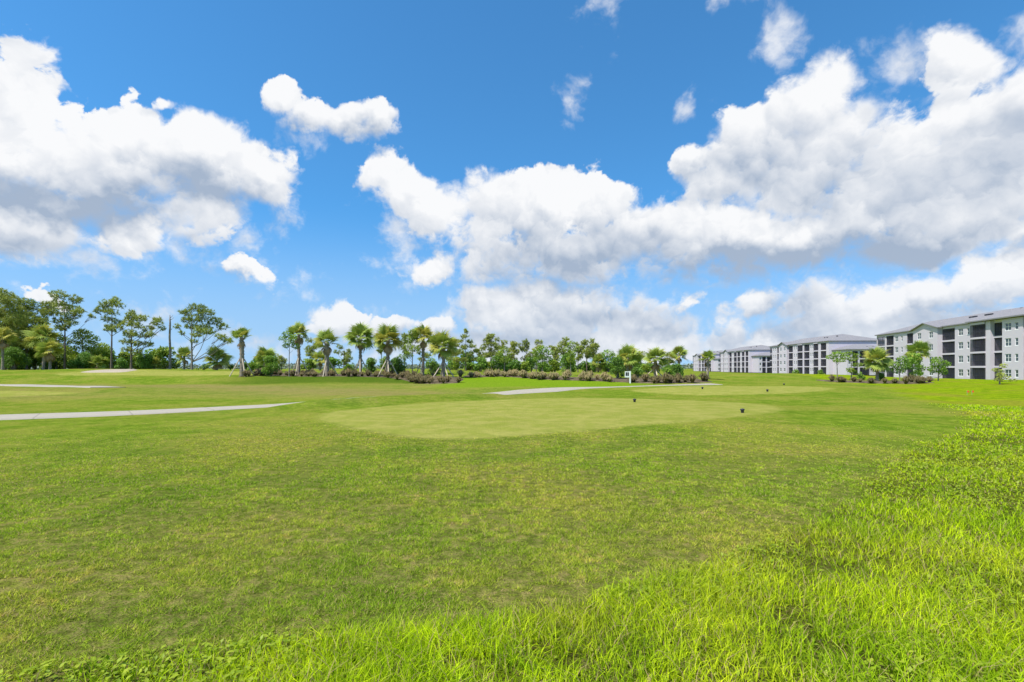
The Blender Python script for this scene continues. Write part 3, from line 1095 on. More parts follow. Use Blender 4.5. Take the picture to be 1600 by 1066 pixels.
def hip_roof(root, M, x0, x1, y0, y1, z, rise, over=0.42, name='roof', hip0=True, hip1=True):
    m = MB()
    x0, x1, y0, y1 = x0 - over, x1 + over, y0 - over, y1 + over
    ym = (y0 + y1) / 2
    run = (y1 - y0) / 2
    a = x0 + (run if hip0 else 0)
    b = x1 - (run if hip1 else 0)
    if a > b:
        a = b = (x0 + x1) / 2
    A, B, C, D = (x0, y0, z), (x1, y0, z), (x1, y1, z), (x0, y1, z)
    E, F = (a, ym, z + rise), (b, ym, z + rise)
    m.quad(A, B, F, E)
    m.quad(C, D, E, F)
    m.tri(B, C, F)
    m.tri(D, A, E)
    t = 0.24
    for p, q in ((A, B), (B, C), (C, D), (D, A)):
        m.quad((p[0], p[1], p[2] - t), (q[0], q[1], q[2] - t), (q[0], q[1], q[2]), (p[0], p[1], p[2]))
    m.quad((x0, y0, z - t), (x0, y1, z - t), (x1, y1, z - t), (x1, y0, z - t))
    o = m.build(name, mat_roof, root)
    o.matrix_local = M
    return o


def gable(root, M, xc, half, y0, y1, z, rise):
    """a small cross gable: pediment wall and two roof slopes"""
    m = MB()
    m.tri((xc - half, y0, z - 0.02), (xc + half, y0, z - 0.02), (xc, y0, z + rise))
    o = m.build('pediment', mat_wall, root)
    o.matrix_local = M
    r = MB()
    e = 0.55
    k = rise / half
    zl = z - e * k
    for s in (-1, 1):
        a, b = (xc + s * (half + e), y0 - e, zl), (xc, y0 - e, z + rise)
        c, d = (xc, y1, z + rise), (xc + s * (half + e), y1, zl)
        up = 0.16
        r.quad(*([tuple((v[0], v[1], v[2] + up)) for v in (a, b, c, d)][::s]))
        r.quad(*([a, d, c, b][::s]))
        r.quad(a, (a[0], a[1], a[2] + up), (b[0], b[1], b[2] + up), b)
        r.quad(a, d, (d[0], d[1], d[2] + up), (a[0], a[1], a[2] + up))
    o = r.build('gable_roof', mat_roof, root)
    o.matrix_local = M


def roof_vents(root, M, pts):
    def mk():
        m = MB()
        m.box(-0.28, 0.28, -0.2, 0.2, -0.4, 0.30)
        return m.mesh('roof_vent', mat_frame)
    for p in pts:
        put('roof_vent', shared('vent', mk), root, M @ Matrix.Translation(p))


I4 = Matrix.Identity(4)
FH = 3.0

# nearest block: the facade runs away from the camera to the left
B1_DIR = (0.228, 0.974)


def b1_x(c):
    """facade coordinate of a column read off the enlarged photo"""
    k = (1360 + c / 6.667 - 800) / 800.0
    t = (97.8 - 107 * k) / (0.974 * k - 0.228)
    return 46.3 - t


b1 = empty('apartment_building', (97.8 + 0.228 * 46.3, 107 + 0.974 * 46.3, -1.15), math.atan2(-0.974, -0.228))
tag(b1, 'nearest white four-storey apartment block with dark screened balconies, at the right edge', 'building', 'white apartment blocks behind the course')
W2, W1 = (1.7, 1.5, 0.95), (0.85, 1.4, 1.0)
e = b1_x
bays1 = [
    ('balcony', 0.0, e(150), 0.0),
    ('wall', e(150), e(165), 0.0, []),
    ('balcony', e(165), e(242), 0.0),
    ('wall', e(242), e(380), 0.0, [(e(272), *W2), (e(327), *W1)]),
    ('balcony', e(380), e(487), 0.0),
    ('wall', e(487), e(745), -0.9, [(e(552), *W2), (e(675), *W2)]),
    ('balcony', e(745), e(880), 0.0),
    ('wall', e(880), e(1068), 0.0, [(e(940), *W2), (e(1018), *W1)]),
    ('balcony', e(1068), e(1218), -0.6),
    ('wall', e(1218), e(1268), -0.3, []),
    ('balcony', e(1268), e(1392), 0.3),
    ('wall', e(1392), e(1600) + 0.2, -0.3, [(e(1453), *W2), (e(1543), *W1)]),
    ('balcony', e(1600) + 0.2, e(1600) + 4.6, 0.0),
    ('wall', e(1600) + 4.6, e(1600) + 12.0, 0.0, [(e(1600) + 6.6, *W2), (e(1600) + 9.8, *W1)]),
]
L1 = e(1600) + 12.0
H1 = facade(b1, I4, bays1, 4, FH)
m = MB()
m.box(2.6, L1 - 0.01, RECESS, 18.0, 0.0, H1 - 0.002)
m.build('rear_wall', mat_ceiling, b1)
m = MB()                                     # corner posts and slabs of the open corner balcony
for k in range(5):
    z = k * FH if k < 4 else H1 - 0.2
    m.box(0.01, 2.6, 0.004 + RECESS, 6.0, z - 0.22, z + 0.12)
for yy in (0.0, 5.7):
    m.box(0.0, 0.28, yy + 0.003, yy + 0.30, 0.0, H1)
m.build('corner_post', mat_wall, b1)
m = MB()
m.box(0.003, L1 - 0.02, -0.02 + 0.05, 17.9, H1 - 0.006, H1 + 0.02)
m.build('soffit', mat_trim, b1)
hip_roof(b1, I4, 0.0, L1, 0.0, 18.0, H1 + 0.28, 3.0)
gable(b1, I4, (e(487) + e(745)) / 2, (e(745) - e(487)) / 2 + 0.2, -0.9, 7.0, H1 + 0.05, 1.35)
hip_roof(b1, I4, e(1062), e(1600) + 1.0, -0.6, 18.6, H1 + 0.36, 3.4, 0.5, 'roof')
roof_vents(b1, I4, [(e(780), 5.0, H1 + 2.0), (e(810), 5.0, H1 + 2.0), (e(830), 5.0, H1 + 2.0), (e(930), 5.0, H1 + 2.0), (e(955), 5.0, H1 + 2.0), (e(980), 5.0, H1 + 2.0), (e(1240), 5.5, H1 + 2.3), (e(1500), 6.0, H1 + 2.6), (e(1540), 6.0, H1 + 2.6)])

# the block behind it, seen with its lower end wing; two more of the same stand further off
THB = R(5.0)
L2 = 52.0


def far_block(label, px_near, depth, base):
    xn, yn = at_depth(px_near, depth)
    dx, dy = math.sin(THB), math.cos(THB)
    o = empty('apartment_building', (xn + dx * L2, yn + dy * L2, base), math.atan2(-dy, -dx))
    tag(o, label, 'building', 'white apartment blocks behind the course')
    return o


b2 = far_block('white apartment block behind the nearest one, grey roof and lower end wing', 1295, 187.0, -0.9)
bays2 = [('balcony', 0.0, 2.6, 0.0), ('wall', 2.6, 8.0, 0.0, [(4.2, *W1), (6.3, *W1)]), ('balcony', 8.0, 11.6, 0.0),
         ('wall', 11.6, 19.5, -0.8, [(13.6, *W2), (17.4, *W2)]), ('balcony', 19.5, 23.4, 0.0), ('wall', 23.4, 28.0, 0.0, [(24.8, *W1), (26.7, *W1)]),
         ('balcony', 28.0, 32.0, -0.3), ('wall', 32.0, 33.2, 0.0, []), ('balcony', 33.2, 37.6, 0.0), ('wall', 37.6, 41.2, 0.0, [(38.6, *W1), (40.2, *W1)]),
         ('balcony', 41.2, 44.4, -0.3), ('wall', 44.4, 46.2, 0.0, []), ('balcony', 46.2, 50.2, 0.0), ('wall', 50.2, 52.0, 0.0, [])]
H2 = facade(b2, I4, bays2, 4, FH)
m = MB()
m.box(0.0, L2 - 0.01, RECESS, 20.0, 0.0, H2 - 0.002)
m.build('rear_wall', mat_wall, b2)
hip_roof(b2, I4, 0.0, L2, 0.0, 20.0, H2 + 0.25, 3.0)
gable(b2, I4, 15.55, 4.1, -0.8, 7.0, H2 + 0.05, 1.35)
# end wing, three storeys, facing the camera
MW = Matrix.Translation((L2 + 9.0, 1.5, 0)) @ Matrix.Rotation(PI / 2, 4, 'Z')
baysw = [('wall', 0.0, 1.8, 0.0, [(0.9, *W1)]), ('balcony', 1.8, 3.6, 0.0), ('wall', 3.6, 4.2, 0.0, []), ('balcony', 4.2, 7.4, 0.0), ('wall', 7.4, 15.0, 0.0, [(9.0, *W1), (11.8, *W2)])]
HW = facade(b2, MW, baysw, 3, 2.85)
m = MB()
m.box(L2, L2 + 9.0 - RECESS, 1.5, 16.5, 0.0, HW - 0.002)
m.box(L2 + 9.0 - RECESS, L2 + 9.0 - 0.004, 1.495, 1.50, 0.0, HW - 0.004)
m.build('wing_wall', mat_wall, b2)
hip_roof(b2, MW, 0.0, 15.0, 0.0, 11.0, HW + 0.25, 1.9, 0.6, 'wing_roof')
roof_vents(b2, I4, [(38.0, 5.5, H2 + 1.9), (40.0, 5.5, H2 + 1.9), (46.0, 6.0, H2 + 2.1)])
roof_vents(b2, MW, [(8.0, 2.6, HW + 1.0), (10.0, 2.6, HW + 1.0), (12.0, 2.6, HW + 1.0)])
for lab, pxn, dep, base in (('white apartment block in the middle of the far row, partly hidden by the grass mound', 1171, 280.0, -0.9),
                            ('farthest and smallest white apartment block, behind the lone palm', 1112, 370.0, -0.9)):
    xn, yn = at_depth(pxn, dep)
    c = copy_tree(b2)
    c.location = (xn + math.sin(THB) * L2, yn + math.cos(THB) * L2, base)
    c['label'] = lab
# ------------------------------------------------------------------ plant materials
def leaf_mat(name, dark, light, trans=0.3, scale=2.0):
    m, N = new_mat(name)
    rnd = N.new('ShaderNodeObjectInfo').outputs['Random']
    t = attr(N, 'tint')
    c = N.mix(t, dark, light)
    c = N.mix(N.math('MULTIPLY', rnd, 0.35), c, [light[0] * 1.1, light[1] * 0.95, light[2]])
    finish(N, leafy(N, c, c, trans, 0.5, 0.3))
    return m


mat_pine = leaf_mat('pine_needles', (0.125, 0.190, 0.034), (0.460, 0.520, 0.100))
mat_oak = leaf_mat('tree_leaves', (0.105, 0.190, 0.018), (0.380, 0.500, 0.050))
mat_bush = leaf_mat('bush_leaves', (0.068, 0.163, 0.031), (0.236, 0.409, 0.054))
mat_bright = leaf_mat('bright_leaves', (0.098, 0.207, 0.021), (0.286, 0.455, 0.051))
mat_frond = leaf_mat('palm_frond', (0.126, 0.219, 0.034), (0.389, 0.486, 0.086))
mat_frond2 = leaf_mat('palm_frond_yellowish', (0.230, 0.275, 0.036), (0.540, 0.518, 0.097))
mat_dead = leaf_mat('dead_frond', (0.238, 0.162, 0.076), (0.480, 0.352, 0.176), 0.15)
mat_tuft = leaf_mat('fountain_grass', (0.075, 0.075, 0.028), (0.27, 0.225, 0.10), 0.25)
mat_tuft2 = leaf_mat('fountain_grass_tan', (0.17, 0.16, 0.062), (0.46, 0.39, 0.18), 0.25)


def bark_mat(name, a, b, scale):
    m, N = new_mat(name)
    p = N.new('ShaderNodeTexCoord').outputs['Object']
    v = N.voronoi(p, scale, 2.0)
    c = N.mix(N.ramp(v, 0.05, 0.6), a, b)
    c = N.mix(N.noise(p, 1.3, 3.0), c, [x * 0.7 for x in b])
    finish(N, principled(N, c, 0.9, 0.1, bump(N, v, 0.8, 0.06)))
    return m


mat_bark = bark_mat('pine_bark', (0.09, 0.07, 0.055), (0.25, 0.20, 0.16), 6.0)
mat_grey = bark_mat('grey_bark', (0.14, 0.12, 0.10), (0.34, 0.30, 0.25), 5.0)
mat_boots = bark_mat('palm_trunk', (0.13, 0.10, 0.075), (0.42, 0.36, 0.28), 4.5)
mat_brace = plain_mat('brace_timber', (0.56, 0.47, 0.35), 0.85, 0.2, 0.15, 3.0)


mat_far = leaf_mat('far_leaves', (0.130, 0.170, 0.120), (0.240, 0.280, 0.200), 0.2)


class Leaves:
    """small faces with a tint per vertex, gathered into one mesh"""
    def __init__(self, seed):
        self.v, self.f, self.t = [], [], []
        self.n = 0
        self.r = np.random.default_rng(seed)

    def add(self, v, f, t):
        self.v.append(v)
        self.f.append(f + self.n)
        self.t.append(t)
        self.n += len(v)

    def needles(self, centres, length, width, per, tint, up=0.35):
        """tufts of thin triangles"""
        r = self.r
        c = np.repeat(np.asarray(centres), per, axis=0)
        t = np.repeat(np.asarray(tint), per)
        n = len(c)
        d = r.normal(size=(n, 3))
        d[:, 2] += up
        d /= np.linalg.norm(d, axis=1)[:, None]
        s = r.normal(size=(n, 3))
        s -= d * (s * d).sum(1)[:, None]
        s /= np.linalg.norm(s, axis=1)[:, None]
        L = length * (0.6 + 0.8 * r.random(n))[:, None]
        v = np.stack([c - s * width / 2, c + s * width / 2, c + d * L], 1).reshape(-1, 3)
        f = np.arange(3 * n).reshape(-1, 3)
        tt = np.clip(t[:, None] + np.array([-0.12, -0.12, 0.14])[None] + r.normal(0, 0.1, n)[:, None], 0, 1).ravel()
        self.add(v, f, tt)

    def leaves(self, centres, size, tint, up=0.4):
        """folded diamond leaves"""
        r = self.r
        c = np.asarray(centres)
        n = len(c)
        nn = r.normal(size=(n, 3))
        nn[:, 2] = np.abs(nn[:, 2]) + up
        nn /= np.linalg.norm(nn, axis=1)[:, None]
        d = r.normal(size=(n, 3))
        d -= nn * (d * nn).sum(1)[:, None]
        d /= np.linalg.norm(d, axis=1)[:, None]
        s = np.cross(nn, d)
        L = size * (0.6 + 0.8 * r.random(n))[:, None]
        v = np.stack([c - d * L * 0.5, c + s * L * 0.32 + nn * L * 0.06, c + d * L * 0.6 - nn * L * 0.1, c - s * L * 0.32 + nn * L * 0.06], 1).reshape(-1, 3)
        b = (np.arange(n) * 4)[:, None]
        f = np.concatenate([b + np.array([[0, 1, 2]]), b + np.array([[0, 2, 3]])], 1).reshape(-1, 3)
        tt = np.repeat(np.clip(np.asarray(tint) + r.normal(0, 0.12, n), 0, 1), 4)
        self.add(v, f, tt)

    def mesh(self, name, material):
        return mesh_np(name, np.concatenate(self.v), np.concatenate(self.f), material, False, {'tint': np.concatenate(self.t)})


def ball(r, n, c, rad, shell=0.45):
    """points in an ellipsoid, more of them towards its skin"""
    d = r.normal(size=(n, 3))
    d /= np.linalg.norm(d, axis=1)[:, None]
    q = (shell + (1 - shell) * r.random(n) ** 0.6)
    return np.asarray(c) + d * q[:, None] * np.asarray(rad), d


# ------------------------------------------------------------------ pines and leafy trees from clumps
def clump_tree(seed, H, clumps, trunk_r=0.16, kind='pine', fork=None, lean=0.0, crown_mat=None, bark=None, dens=1.0, leaf=0.16, limb_drop=0.9):
    """clumps: (dx, z, rx, rz) seen from the front, in metres; returns trunk and crown meshes"""
    r = np.random.default_rng(seed)
    tr = MB()
    top = H * 0.97
    axis_pts, rad = [], []
    ph = r.random() * 6
    for k in range(9):
        t = k / 8
        axis_pts.append((lean * t * t + 0.10 * math.sin(ph + 3.0 * t) * t, 0.08 * math.cos(ph + 2.6 * t) * t, -0.15 + top * t))
        rad.append(trunk_r * (1.25 if k == 0 else 1.0) * (1 - 0.86 * t))
    tr.tube(axis_pts, rad, 7)

    def on_axis(z):
        t = min(max((z + 0.15) / top, 0), 1)
        return np.array([lean * t * t + 0.10 * math.sin(ph + 3.0 * t) * t, 0.08 * math.cos(ph + 2.6 * t) * t, -0.15 + top * t]), trunk_r * (1 - 0.86 * t)
    lv = Leaves(seed + 1)
    for (dx, z, rx, rz) in clumps:
        dyy = r.normal(0, 0.55) * max(0.5, abs(dx) * 0.6 + 0.3)
        c = np.array([dx, dyy, z])
        d = math.hypot(dx - 0.0, dyy)
        z0 = max(z - limb_drop * d - 0.25, H * 0.12)
        a, ra = on_axis(z0)
        mid = a * 0.45 + c * 0.55 + np.array([0, 0, -0.10 * d])
        r0 = min(ra * 0.5, 0.02 + 0.018 * d + 0.012 * rx)
        tr.tube([tuple(a), tuple(a * 0.75 + mid * 0.25 + np.array([0, 0, 0.02])), tuple(mid), tuple(c)], [r0, r0 * 0.85, r0 * 0.6, r0 * 0.25], 5)
        vol = rx * rz
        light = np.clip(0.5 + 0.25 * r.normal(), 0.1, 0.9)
        if kind == 'pine':
            n = max(8, int(vol * 85 * dens))
            p, dd = ball(r, n, c, (rx * 1.1, rx * 1.1, rz * 1.05), 0.25)
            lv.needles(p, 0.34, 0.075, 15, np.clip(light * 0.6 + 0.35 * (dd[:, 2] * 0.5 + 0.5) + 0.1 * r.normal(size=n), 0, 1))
            for q in p[:: max(1, n // 7)]:
                tr.tube([tuple(c * 0.7 + a * 0.3), tuple(q)], [0.018, 0.008], 3, False)
        else:
            n = max(20, int(vol * 900 * dens * (0.16 / leaf) ** 1.4))
            p, dd = ball(r, n, c, (rx, rx, rz), 0.40)
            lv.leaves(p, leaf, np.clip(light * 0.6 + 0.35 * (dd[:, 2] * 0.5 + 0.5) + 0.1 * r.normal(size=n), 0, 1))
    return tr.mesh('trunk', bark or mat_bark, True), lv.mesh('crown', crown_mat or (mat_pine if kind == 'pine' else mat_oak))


def plant(name, meshes, x, y, label, cat, group=None, rz=0.0, s=1.0, z=None):
    o = empty(name, (x, y, hz(x, y) if z is None else z), rz)
    o.scale = (s, s, s)
    for nm, me in zip(('trunk', 'crown'), meshes):
        put(nm, me, o)
    return tag(o, label, cat, group)


def px_tree(name, seed, px, base_y, top_y, d, clumps_px, label, cat, group=None, **kw):
    """a tree given by photo pixels at a depth; clumps_px: (x, y, half width, half height)"""
    x, y = at_depth(px, d)
    s = d / 800.0
    g = hz(x, y)
    H = EYE + (575 - top_y) * s - g
    cl = [((cx - px) * s, EYE + (575 - cy) * s - g, rx * s, ry * s) for (cx, cy, rx, ry) in clumps_px]
    return plant(name, clump_tree(seed, H, cl, **kw), x, y, label, cat, group)


PINES = 'tall slim pines along the left treeline'
D1 = 78.0
px_tree('pine_tree', 1, 8, 580, 453, D1 - 2, [(0, 460, 14, 10), (22, 470, 14, 9), (8, 485, 22, 12), (-14, 490, 18, 14), (26, 500, 16, 10), (2, 512, 20, 12), (20, 524, 14, 9), (-20, 520, 16, 12), (8, 540, 18, 12)],
        'dense tall pine at the very left edge of the treeline', 'pine tree', PINES, dens=1.3)
px_tree('pine_tree', 2, 42, 580, 466, D1 + 3, [(40, 475, 16, 9), (58, 482, 13, 8), (28, 486, 13, 8), (48, 497, 18, 9), (62, 504, 12, 8), (32, 508, 16, 9), (46, 520, 18, 10), (30, 536, 16, 10), (56, 536, 14, 10)],
        'leafy green pine between the left edge and the yellowish palms', 'pine tree', PINES, dens=1.4)
px_tree('pine_tree', 3, 101, 572, 455, D1 + 1, [(97, 462, 12, 7), (110, 467, 11, 7), (90, 474, 10, 6), (104, 480, 13, 7), (120, 484, 10, 6), (76, 477, 8, 6), (84, 489, 12, 6), (108, 494, 15, 6), (129, 488, 8, 5), (136, 493, 5, 4), (92, 501, 12, 5), (112, 505, 10, 5), (86, 512, 8, 5), (100, 512, 9, 5), (120, 518, 7, 4), (80, 522, 6, 4)],
        'tallest straight pine with a layered crown above the sand bunker\'s left end', 'pine tree', PINES)
px_tree('pine_tree', 4, 174, 580, 464, D1 - 1, [(176, 470, 10, 6), (166, 476, 9, 6), (186, 477, 9, 6), (160, 484, 7, 5), (177, 488, 11, 6), (192, 487, 5, 5), (166, 498, 9, 5), (182, 503, 8, 5), (196, 497, 4, 4), (172, 511, 7, 4), (163, 513, 6, 4), (180, 516, 6, 4), (152, 486, 4, 4)],
        'slim pine with an oval crown directly above the sand bunker', 'pine tree', PINES)
px_tree('pine_tree', 5, 205, 580, 487, D1 - 3, [(208, 494, 9, 6), (221, 497, 9, 6), (236, 499, 8, 5), (247, 505, 8, 5), (252, 513, 5, 4), (199, 504, 8, 6), (214, 509, 10, 6), (230, 513, 9, 5), (191, 511, 6, 5), (205, 521, 11, 6), (222, 524, 10, 5), (240, 522, 7, 4), (188, 522, 7, 5), (196, 534, 8, 5), (212, 536, 9, 5), (228, 538, 8, 5), (200, 547, 8, 5), (216, 549, 8, 5)],
        'broad low-branched pine beside the bare dead trunk', 'pine tree', PINES, limb_drop=0.7)
px_tree('pine_tree', 6, 300, 579, 474, D1 - 2, [(304, 481, 14, 6), (318, 487, 13, 7), (290, 489, 9, 6), (303, 497, 15, 7), (324, 500, 13, 7), (335, 508, 9, 6), (283, 499, 7, 5), (312, 511, 14, 6), (294, 509, 9, 5), (276, 510, 5, 4), (328, 519, 12, 5), (344, 521, 9, 5), (354, 527, 8, 5), (362, 533, 5, 4), (310, 524, 9, 4), (340, 531, 8, 4), (288, 521, 5, 3), (305, 534, 6, 3)],
        'wide-crowned pine standing alone with a low right-hand limb', 'pine tree', PINES, limb_drop=0.8, bark=mat_grey)
# dead trunk
x, y = at_depth(265.5, D1 - 1)
m = MB()
Hs = EYE + (575 - 492) * (D1 - 1) / 800 - hz(x, y)
m.tube([(0, 0, -0.2), (0.05, 0, Hs * 0.3), (-0.05, 0, Hs * 0.6), (0.02, 0, Hs * 0.85), (0.0, 0, Hs)], [0.20, 0.17, 0.14, 0.12, 0.04], 7)
for k, (zz, dx) in enumerate(((0.97, 0.35), (0.93, 0.5), (0.9, -0.3), (0.8, -0.35), (0.74, 0.25))):
    m.tube([(0, 0, Hs * zz - 0.2), (dx * 0.6, 0.1, Hs * zz - 0.05), (dx, 0.15, Hs * zz + 0.2)], [0.05, 0.03, 0.012], 4)
o = m.build('dead_tree', mat_grey, None, True)
o.location = (x, y, hz(x, y))
tag(o, 'bare grey dead trunk standing between two pines', 'dead tree')

# young pine with a pointed top in the middle
px_tree('pine_tree', 7, 728, 582, 513, 78.0, [(729, 517, 4, 5), (727, 526, 6, 4), (720, 533, 5, 3), (733, 534, 6, 3), (715, 540, 5, 3), (740, 541, 6, 3), (727, 543, 7, 4), (745, 548, 5, 3), (718, 551, 7, 4), (735, 553, 7, 4), (725, 562, 8, 4), (741, 561, 5, 3), (713, 563, 5, 4)],
        'young pointed pine with thin spreading branches right of the braced palms', 'pine tree', 'slim pines behind the centre bed', trunk_r=0.09, limb_drop=0.5, dens=1.2)


def loose_crown(r, x, top, w, h, n):
    out = []
    for k in range(n):
        t = (k + 0.5) / n
        yy = top + 3 + t * h
        ww = w * (0.5 + 0.7 * math.sin(PI * min(1, 0.25 + t * 0.75)))
        out.append((x + r.normal(0, 0.45) * ww, yy + r.normal(0, 1.5), (4.2 + 3 * r.random()), 3 + 2 * r.random()))
    return out


rr = np.random.default_rng(5)
MIDP = 'slim pines behind the centre bed'
MID_PINES = [  # x, top, crown half width, crown height, clumps, depth, label
    (489, 530, 11, 26, 9, 92, 'small dark pine behind the two leftmost braced palms of the bed'),
    (537, 540, 12, 26, 9, 95, 'thin pine in the gap between the second and third big palms'),
    (596, 520, 10, 30, 8, 96, 'thin pine mostly hidden behind the middle braced palm'),
    (632, 516, 9, 34, 9, 94, 'pine showing between the middle palms'),
    (768, 521, 15, 34, 15, 84, 'broad-headed pine left of centre behind the tan grasses'),
    (780, 529, 12, 30, 10, 92, 'pine close behind the broad-headed one'),
    (803, 532, 11, 28, 10, 88, 'pine with a rounded head near the middle of the treeline'),
    (823, 530, 12, 30, 10, 90, 'pine just left of the green tree in the centre bed'),
    (838, 534, 10, 26, 8, 96, 'faint thin pine behind the green tree in the centre bed'),
    (868, 538, 9, 24, 8, 95, 'thin see-through pine right of the green centre tree'),
    (880, 527, 11, 30, 11, 88, 'taller see-through pine in the middle of the treeline'),
    (903, 534, 9, 26, 8, 93, 'thin pine behind the slim planted tree'),
    (917, 531, 11, 24, 11, 86, 'flat-headed pine, left one of a pair right of centre'),
    (930, 531, 11, 26, 11, 89, 'flat-headed pine, right one of a pair right of centre'),
    (1000, 548, 9, 20, 7, 105, 'small distant pine left of the braced palm by the sign'),
    (1046, 549, 9, 20, 8, 110, 'small distant pine between the two palms right of the sign'),
    (663, 532, 10, 26, 8, 98, 'thin pine behind the tall palm'),
    (705, 541, 9, 20, 7, 98, 'faint pine right behind the last braced palm'),
    (749, 545, 9, 18, 7, 100, 'small pine right of the young pointed one'),
    (440, 553, 8, 14, 6, 100, 'tiny pine in the gap left of the bed'),
]
for i, (px, top, w, h, n, d, lab) in enumerate(MID_PINES):
    px_tree('pine_tree', 40 + i, px, 580, top, d, loose_crown(rr, px, top, w, h, n), lab, 'pine tree', MIDP, trunk_r=0.10, dens=0.95)

# leafy trees
LEAFY = [  # x, base, top, depth, clumps, label, material, leaf, dens
    (24, 581, 486, 82, [(20, 496, 18, 9), (38, 502, 16, 9), (6, 506, 15, 10), (26, 514, 22, 10), (48, 518, 15, 10), (10, 526, 18, 10), (34, 530, 20, 10), (18, 542, 22, 11), (46, 544, 18, 11), (30, 558, 26, 12), (4, 560, 18, 12)], 'dense dark green tree filling the gap between the two leftmost pines', mat_oak, 0.24, 0.8),
    (88, 581, 520, 83, [(84, 528, 14, 8), (98, 534, 13, 8), (76, 538, 12, 8), (90, 546, 18, 9), (104, 552, 13, 9), (78, 558, 16, 10), (96, 564, 18, 9)], 'rounded green tree behind the tallest straight pine', mat_oak, 0.22, 0.8),
    (160, 580, 534, 84, [(158, 541, 10, 6), (168, 547, 10, 6), (150, 549, 10, 7), (160, 556, 14, 8), (172, 562, 11, 8), (150, 566, 12, 8)], 'small leafy tree behind the pine over the bunker', mat_oak, 0.20, 0.8),
    (130, 580, 515, 81, [(130, 522, 14, 8), (118, 530, 10, 8), (142, 530, 11, 8), (130, 540, 18, 9), (116, 548, 12, 9), (144, 550, 14, 9), (130, 560, 20, 10), (148, 566, 12, 8)], 'bushy green tree between the tallest pine and the bunker', mat_oak, 0.22, 0.8),
    (452, 588, 517, 57, [(449, 523, 8, 6), (442, 529, 7, 4), (459, 528, 7, 5), (452, 535, 9, 5), (460, 541, 7, 5), (446, 541, 6, 4)], 'young bright green tree on a thin trunk left of the planted palms', mat_bright, 0.15, 1.0),
    (644, 586, 513, 60, [(645, 520, 7, 6), (640, 530, 8, 6), (650, 532, 7, 5), (636, 541, 8, 6), (648, 545, 8, 6), (640, 555, 8, 6), (633, 552, 5, 5)], 'thin young tree between the middle braced palm and the tall palm', mat_oak, 0.15, 0.9),
    (848, 588, 540, 63, [(848, 546, 9, 6), (839, 550, 8, 5), (858, 551, 8, 5), (845, 558, 12, 6), (857, 561, 8, 5), (838, 562, 6, 5), (848, 569, 10, 6)], 'round bright green tree standing in the centre bed', mat_bright, 0.17, 0.9),
    (892, 590, 532, 64, [(892, 538, 7, 6), (886, 545, 7, 5), (899, 545, 7, 5), (892, 553, 9, 6), (892, 562, 7, 6)], 'slim planted tree with a narrow crown in the centre bed', mat_oak, 0.16, 0.9),
    (788, 586, 541, 66, [(788, 547, 8, 6), (781, 553, 6, 5), (794, 555, 6, 5), (788, 562, 8, 6)], 'small planted tree above the tan grasses left of centre', mat_oak, 0.16, 0.9),
    (951, 590, 546, 72, [(950, 553, 12, 7), (940, 560, 11, 7), (962, 559, 11, 7), (950, 569, 18, 8), (935, 572, 12, 7), (966, 573, 10, 7)], 'spreading light green tree left of the tee sign', mat_bright, 0.20, 0.8),
    (1308, 590, 549, 61, [(1308, 554, 9, 5), (1301, 558, 7, 4), (1316, 558, 7, 4), (1308, 563, 10, 4)], 'flat-topped green tree, left one in the bed before the apartments', mat_bright, 0.16, 1.1),
    (1330, 591, 548, 62, [(1328, 553, 8, 4), (1338, 556, 6, 4), (1332, 561, 8, 4), (1336, 570, 8, 4), (1328, 578, 7, 4), (1337, 581, 6, 4)], 'thin tree with tiered leaves, second in the bed before the apartments', mat_oak, 0.15, 1.0),
    (1406, 597, 556, 59, [(1407, 562, 8, 6), (1400, 570, 8, 6), (1413, 572, 8, 6), (1405, 579, 8, 5)], 'thin-trunked tree right of the large palm in the bed before the apartments', mat_bright, 0.16, 0.9),
    (1426, 595, 551, 60, [(1426, 557, 9, 6), (1416, 564, 9, 6), (1436, 563, 9, 6), (1425, 571, 13, 7), (1440, 575, 8, 6), (1414, 578, 7, 5), (1430, 584, 10, 5)], 'bushy many-stemmed tree below the tall palm before the apartments', mat_bright, 0.17, 1.0),
    (1466, 594, 557, 60, [(1465, 562, 8, 5), (1457, 568, 8, 6), (1474, 569, 9, 6), (1464, 577, 13, 7), (1478, 582, 7, 5), (1452, 582, 7, 5)], 'rounded green tree at the right end of the bed before the apartments', mat_bright, 0.17, 1.1),
    (1562, 600, 568, 51, [(1567, 572, 5, 4), (1560, 578, 6, 3), (1571, 581, 6, 4), (1556, 586, 7, 4), (1566, 589, 8, 4), (1552, 593, 7, 3), (1575, 594, 6, 3)], 'small wispy young conifer on the lawn in front of the nearest block', mat_pine, 0.13, 0.9),
]
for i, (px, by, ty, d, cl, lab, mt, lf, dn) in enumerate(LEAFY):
    px_tree('leafy_tree', 80 + i, px, by, ty, d, cl, lab, 'tree', 'planted leafy trees' if i > 3 else 'leafy trees of the left treeline', kind='leaf', crown_mat=mt, leaf=lf, dens=dn, trunk_r=0.07 if i > 3 else 0.15, bark=mat_grey)

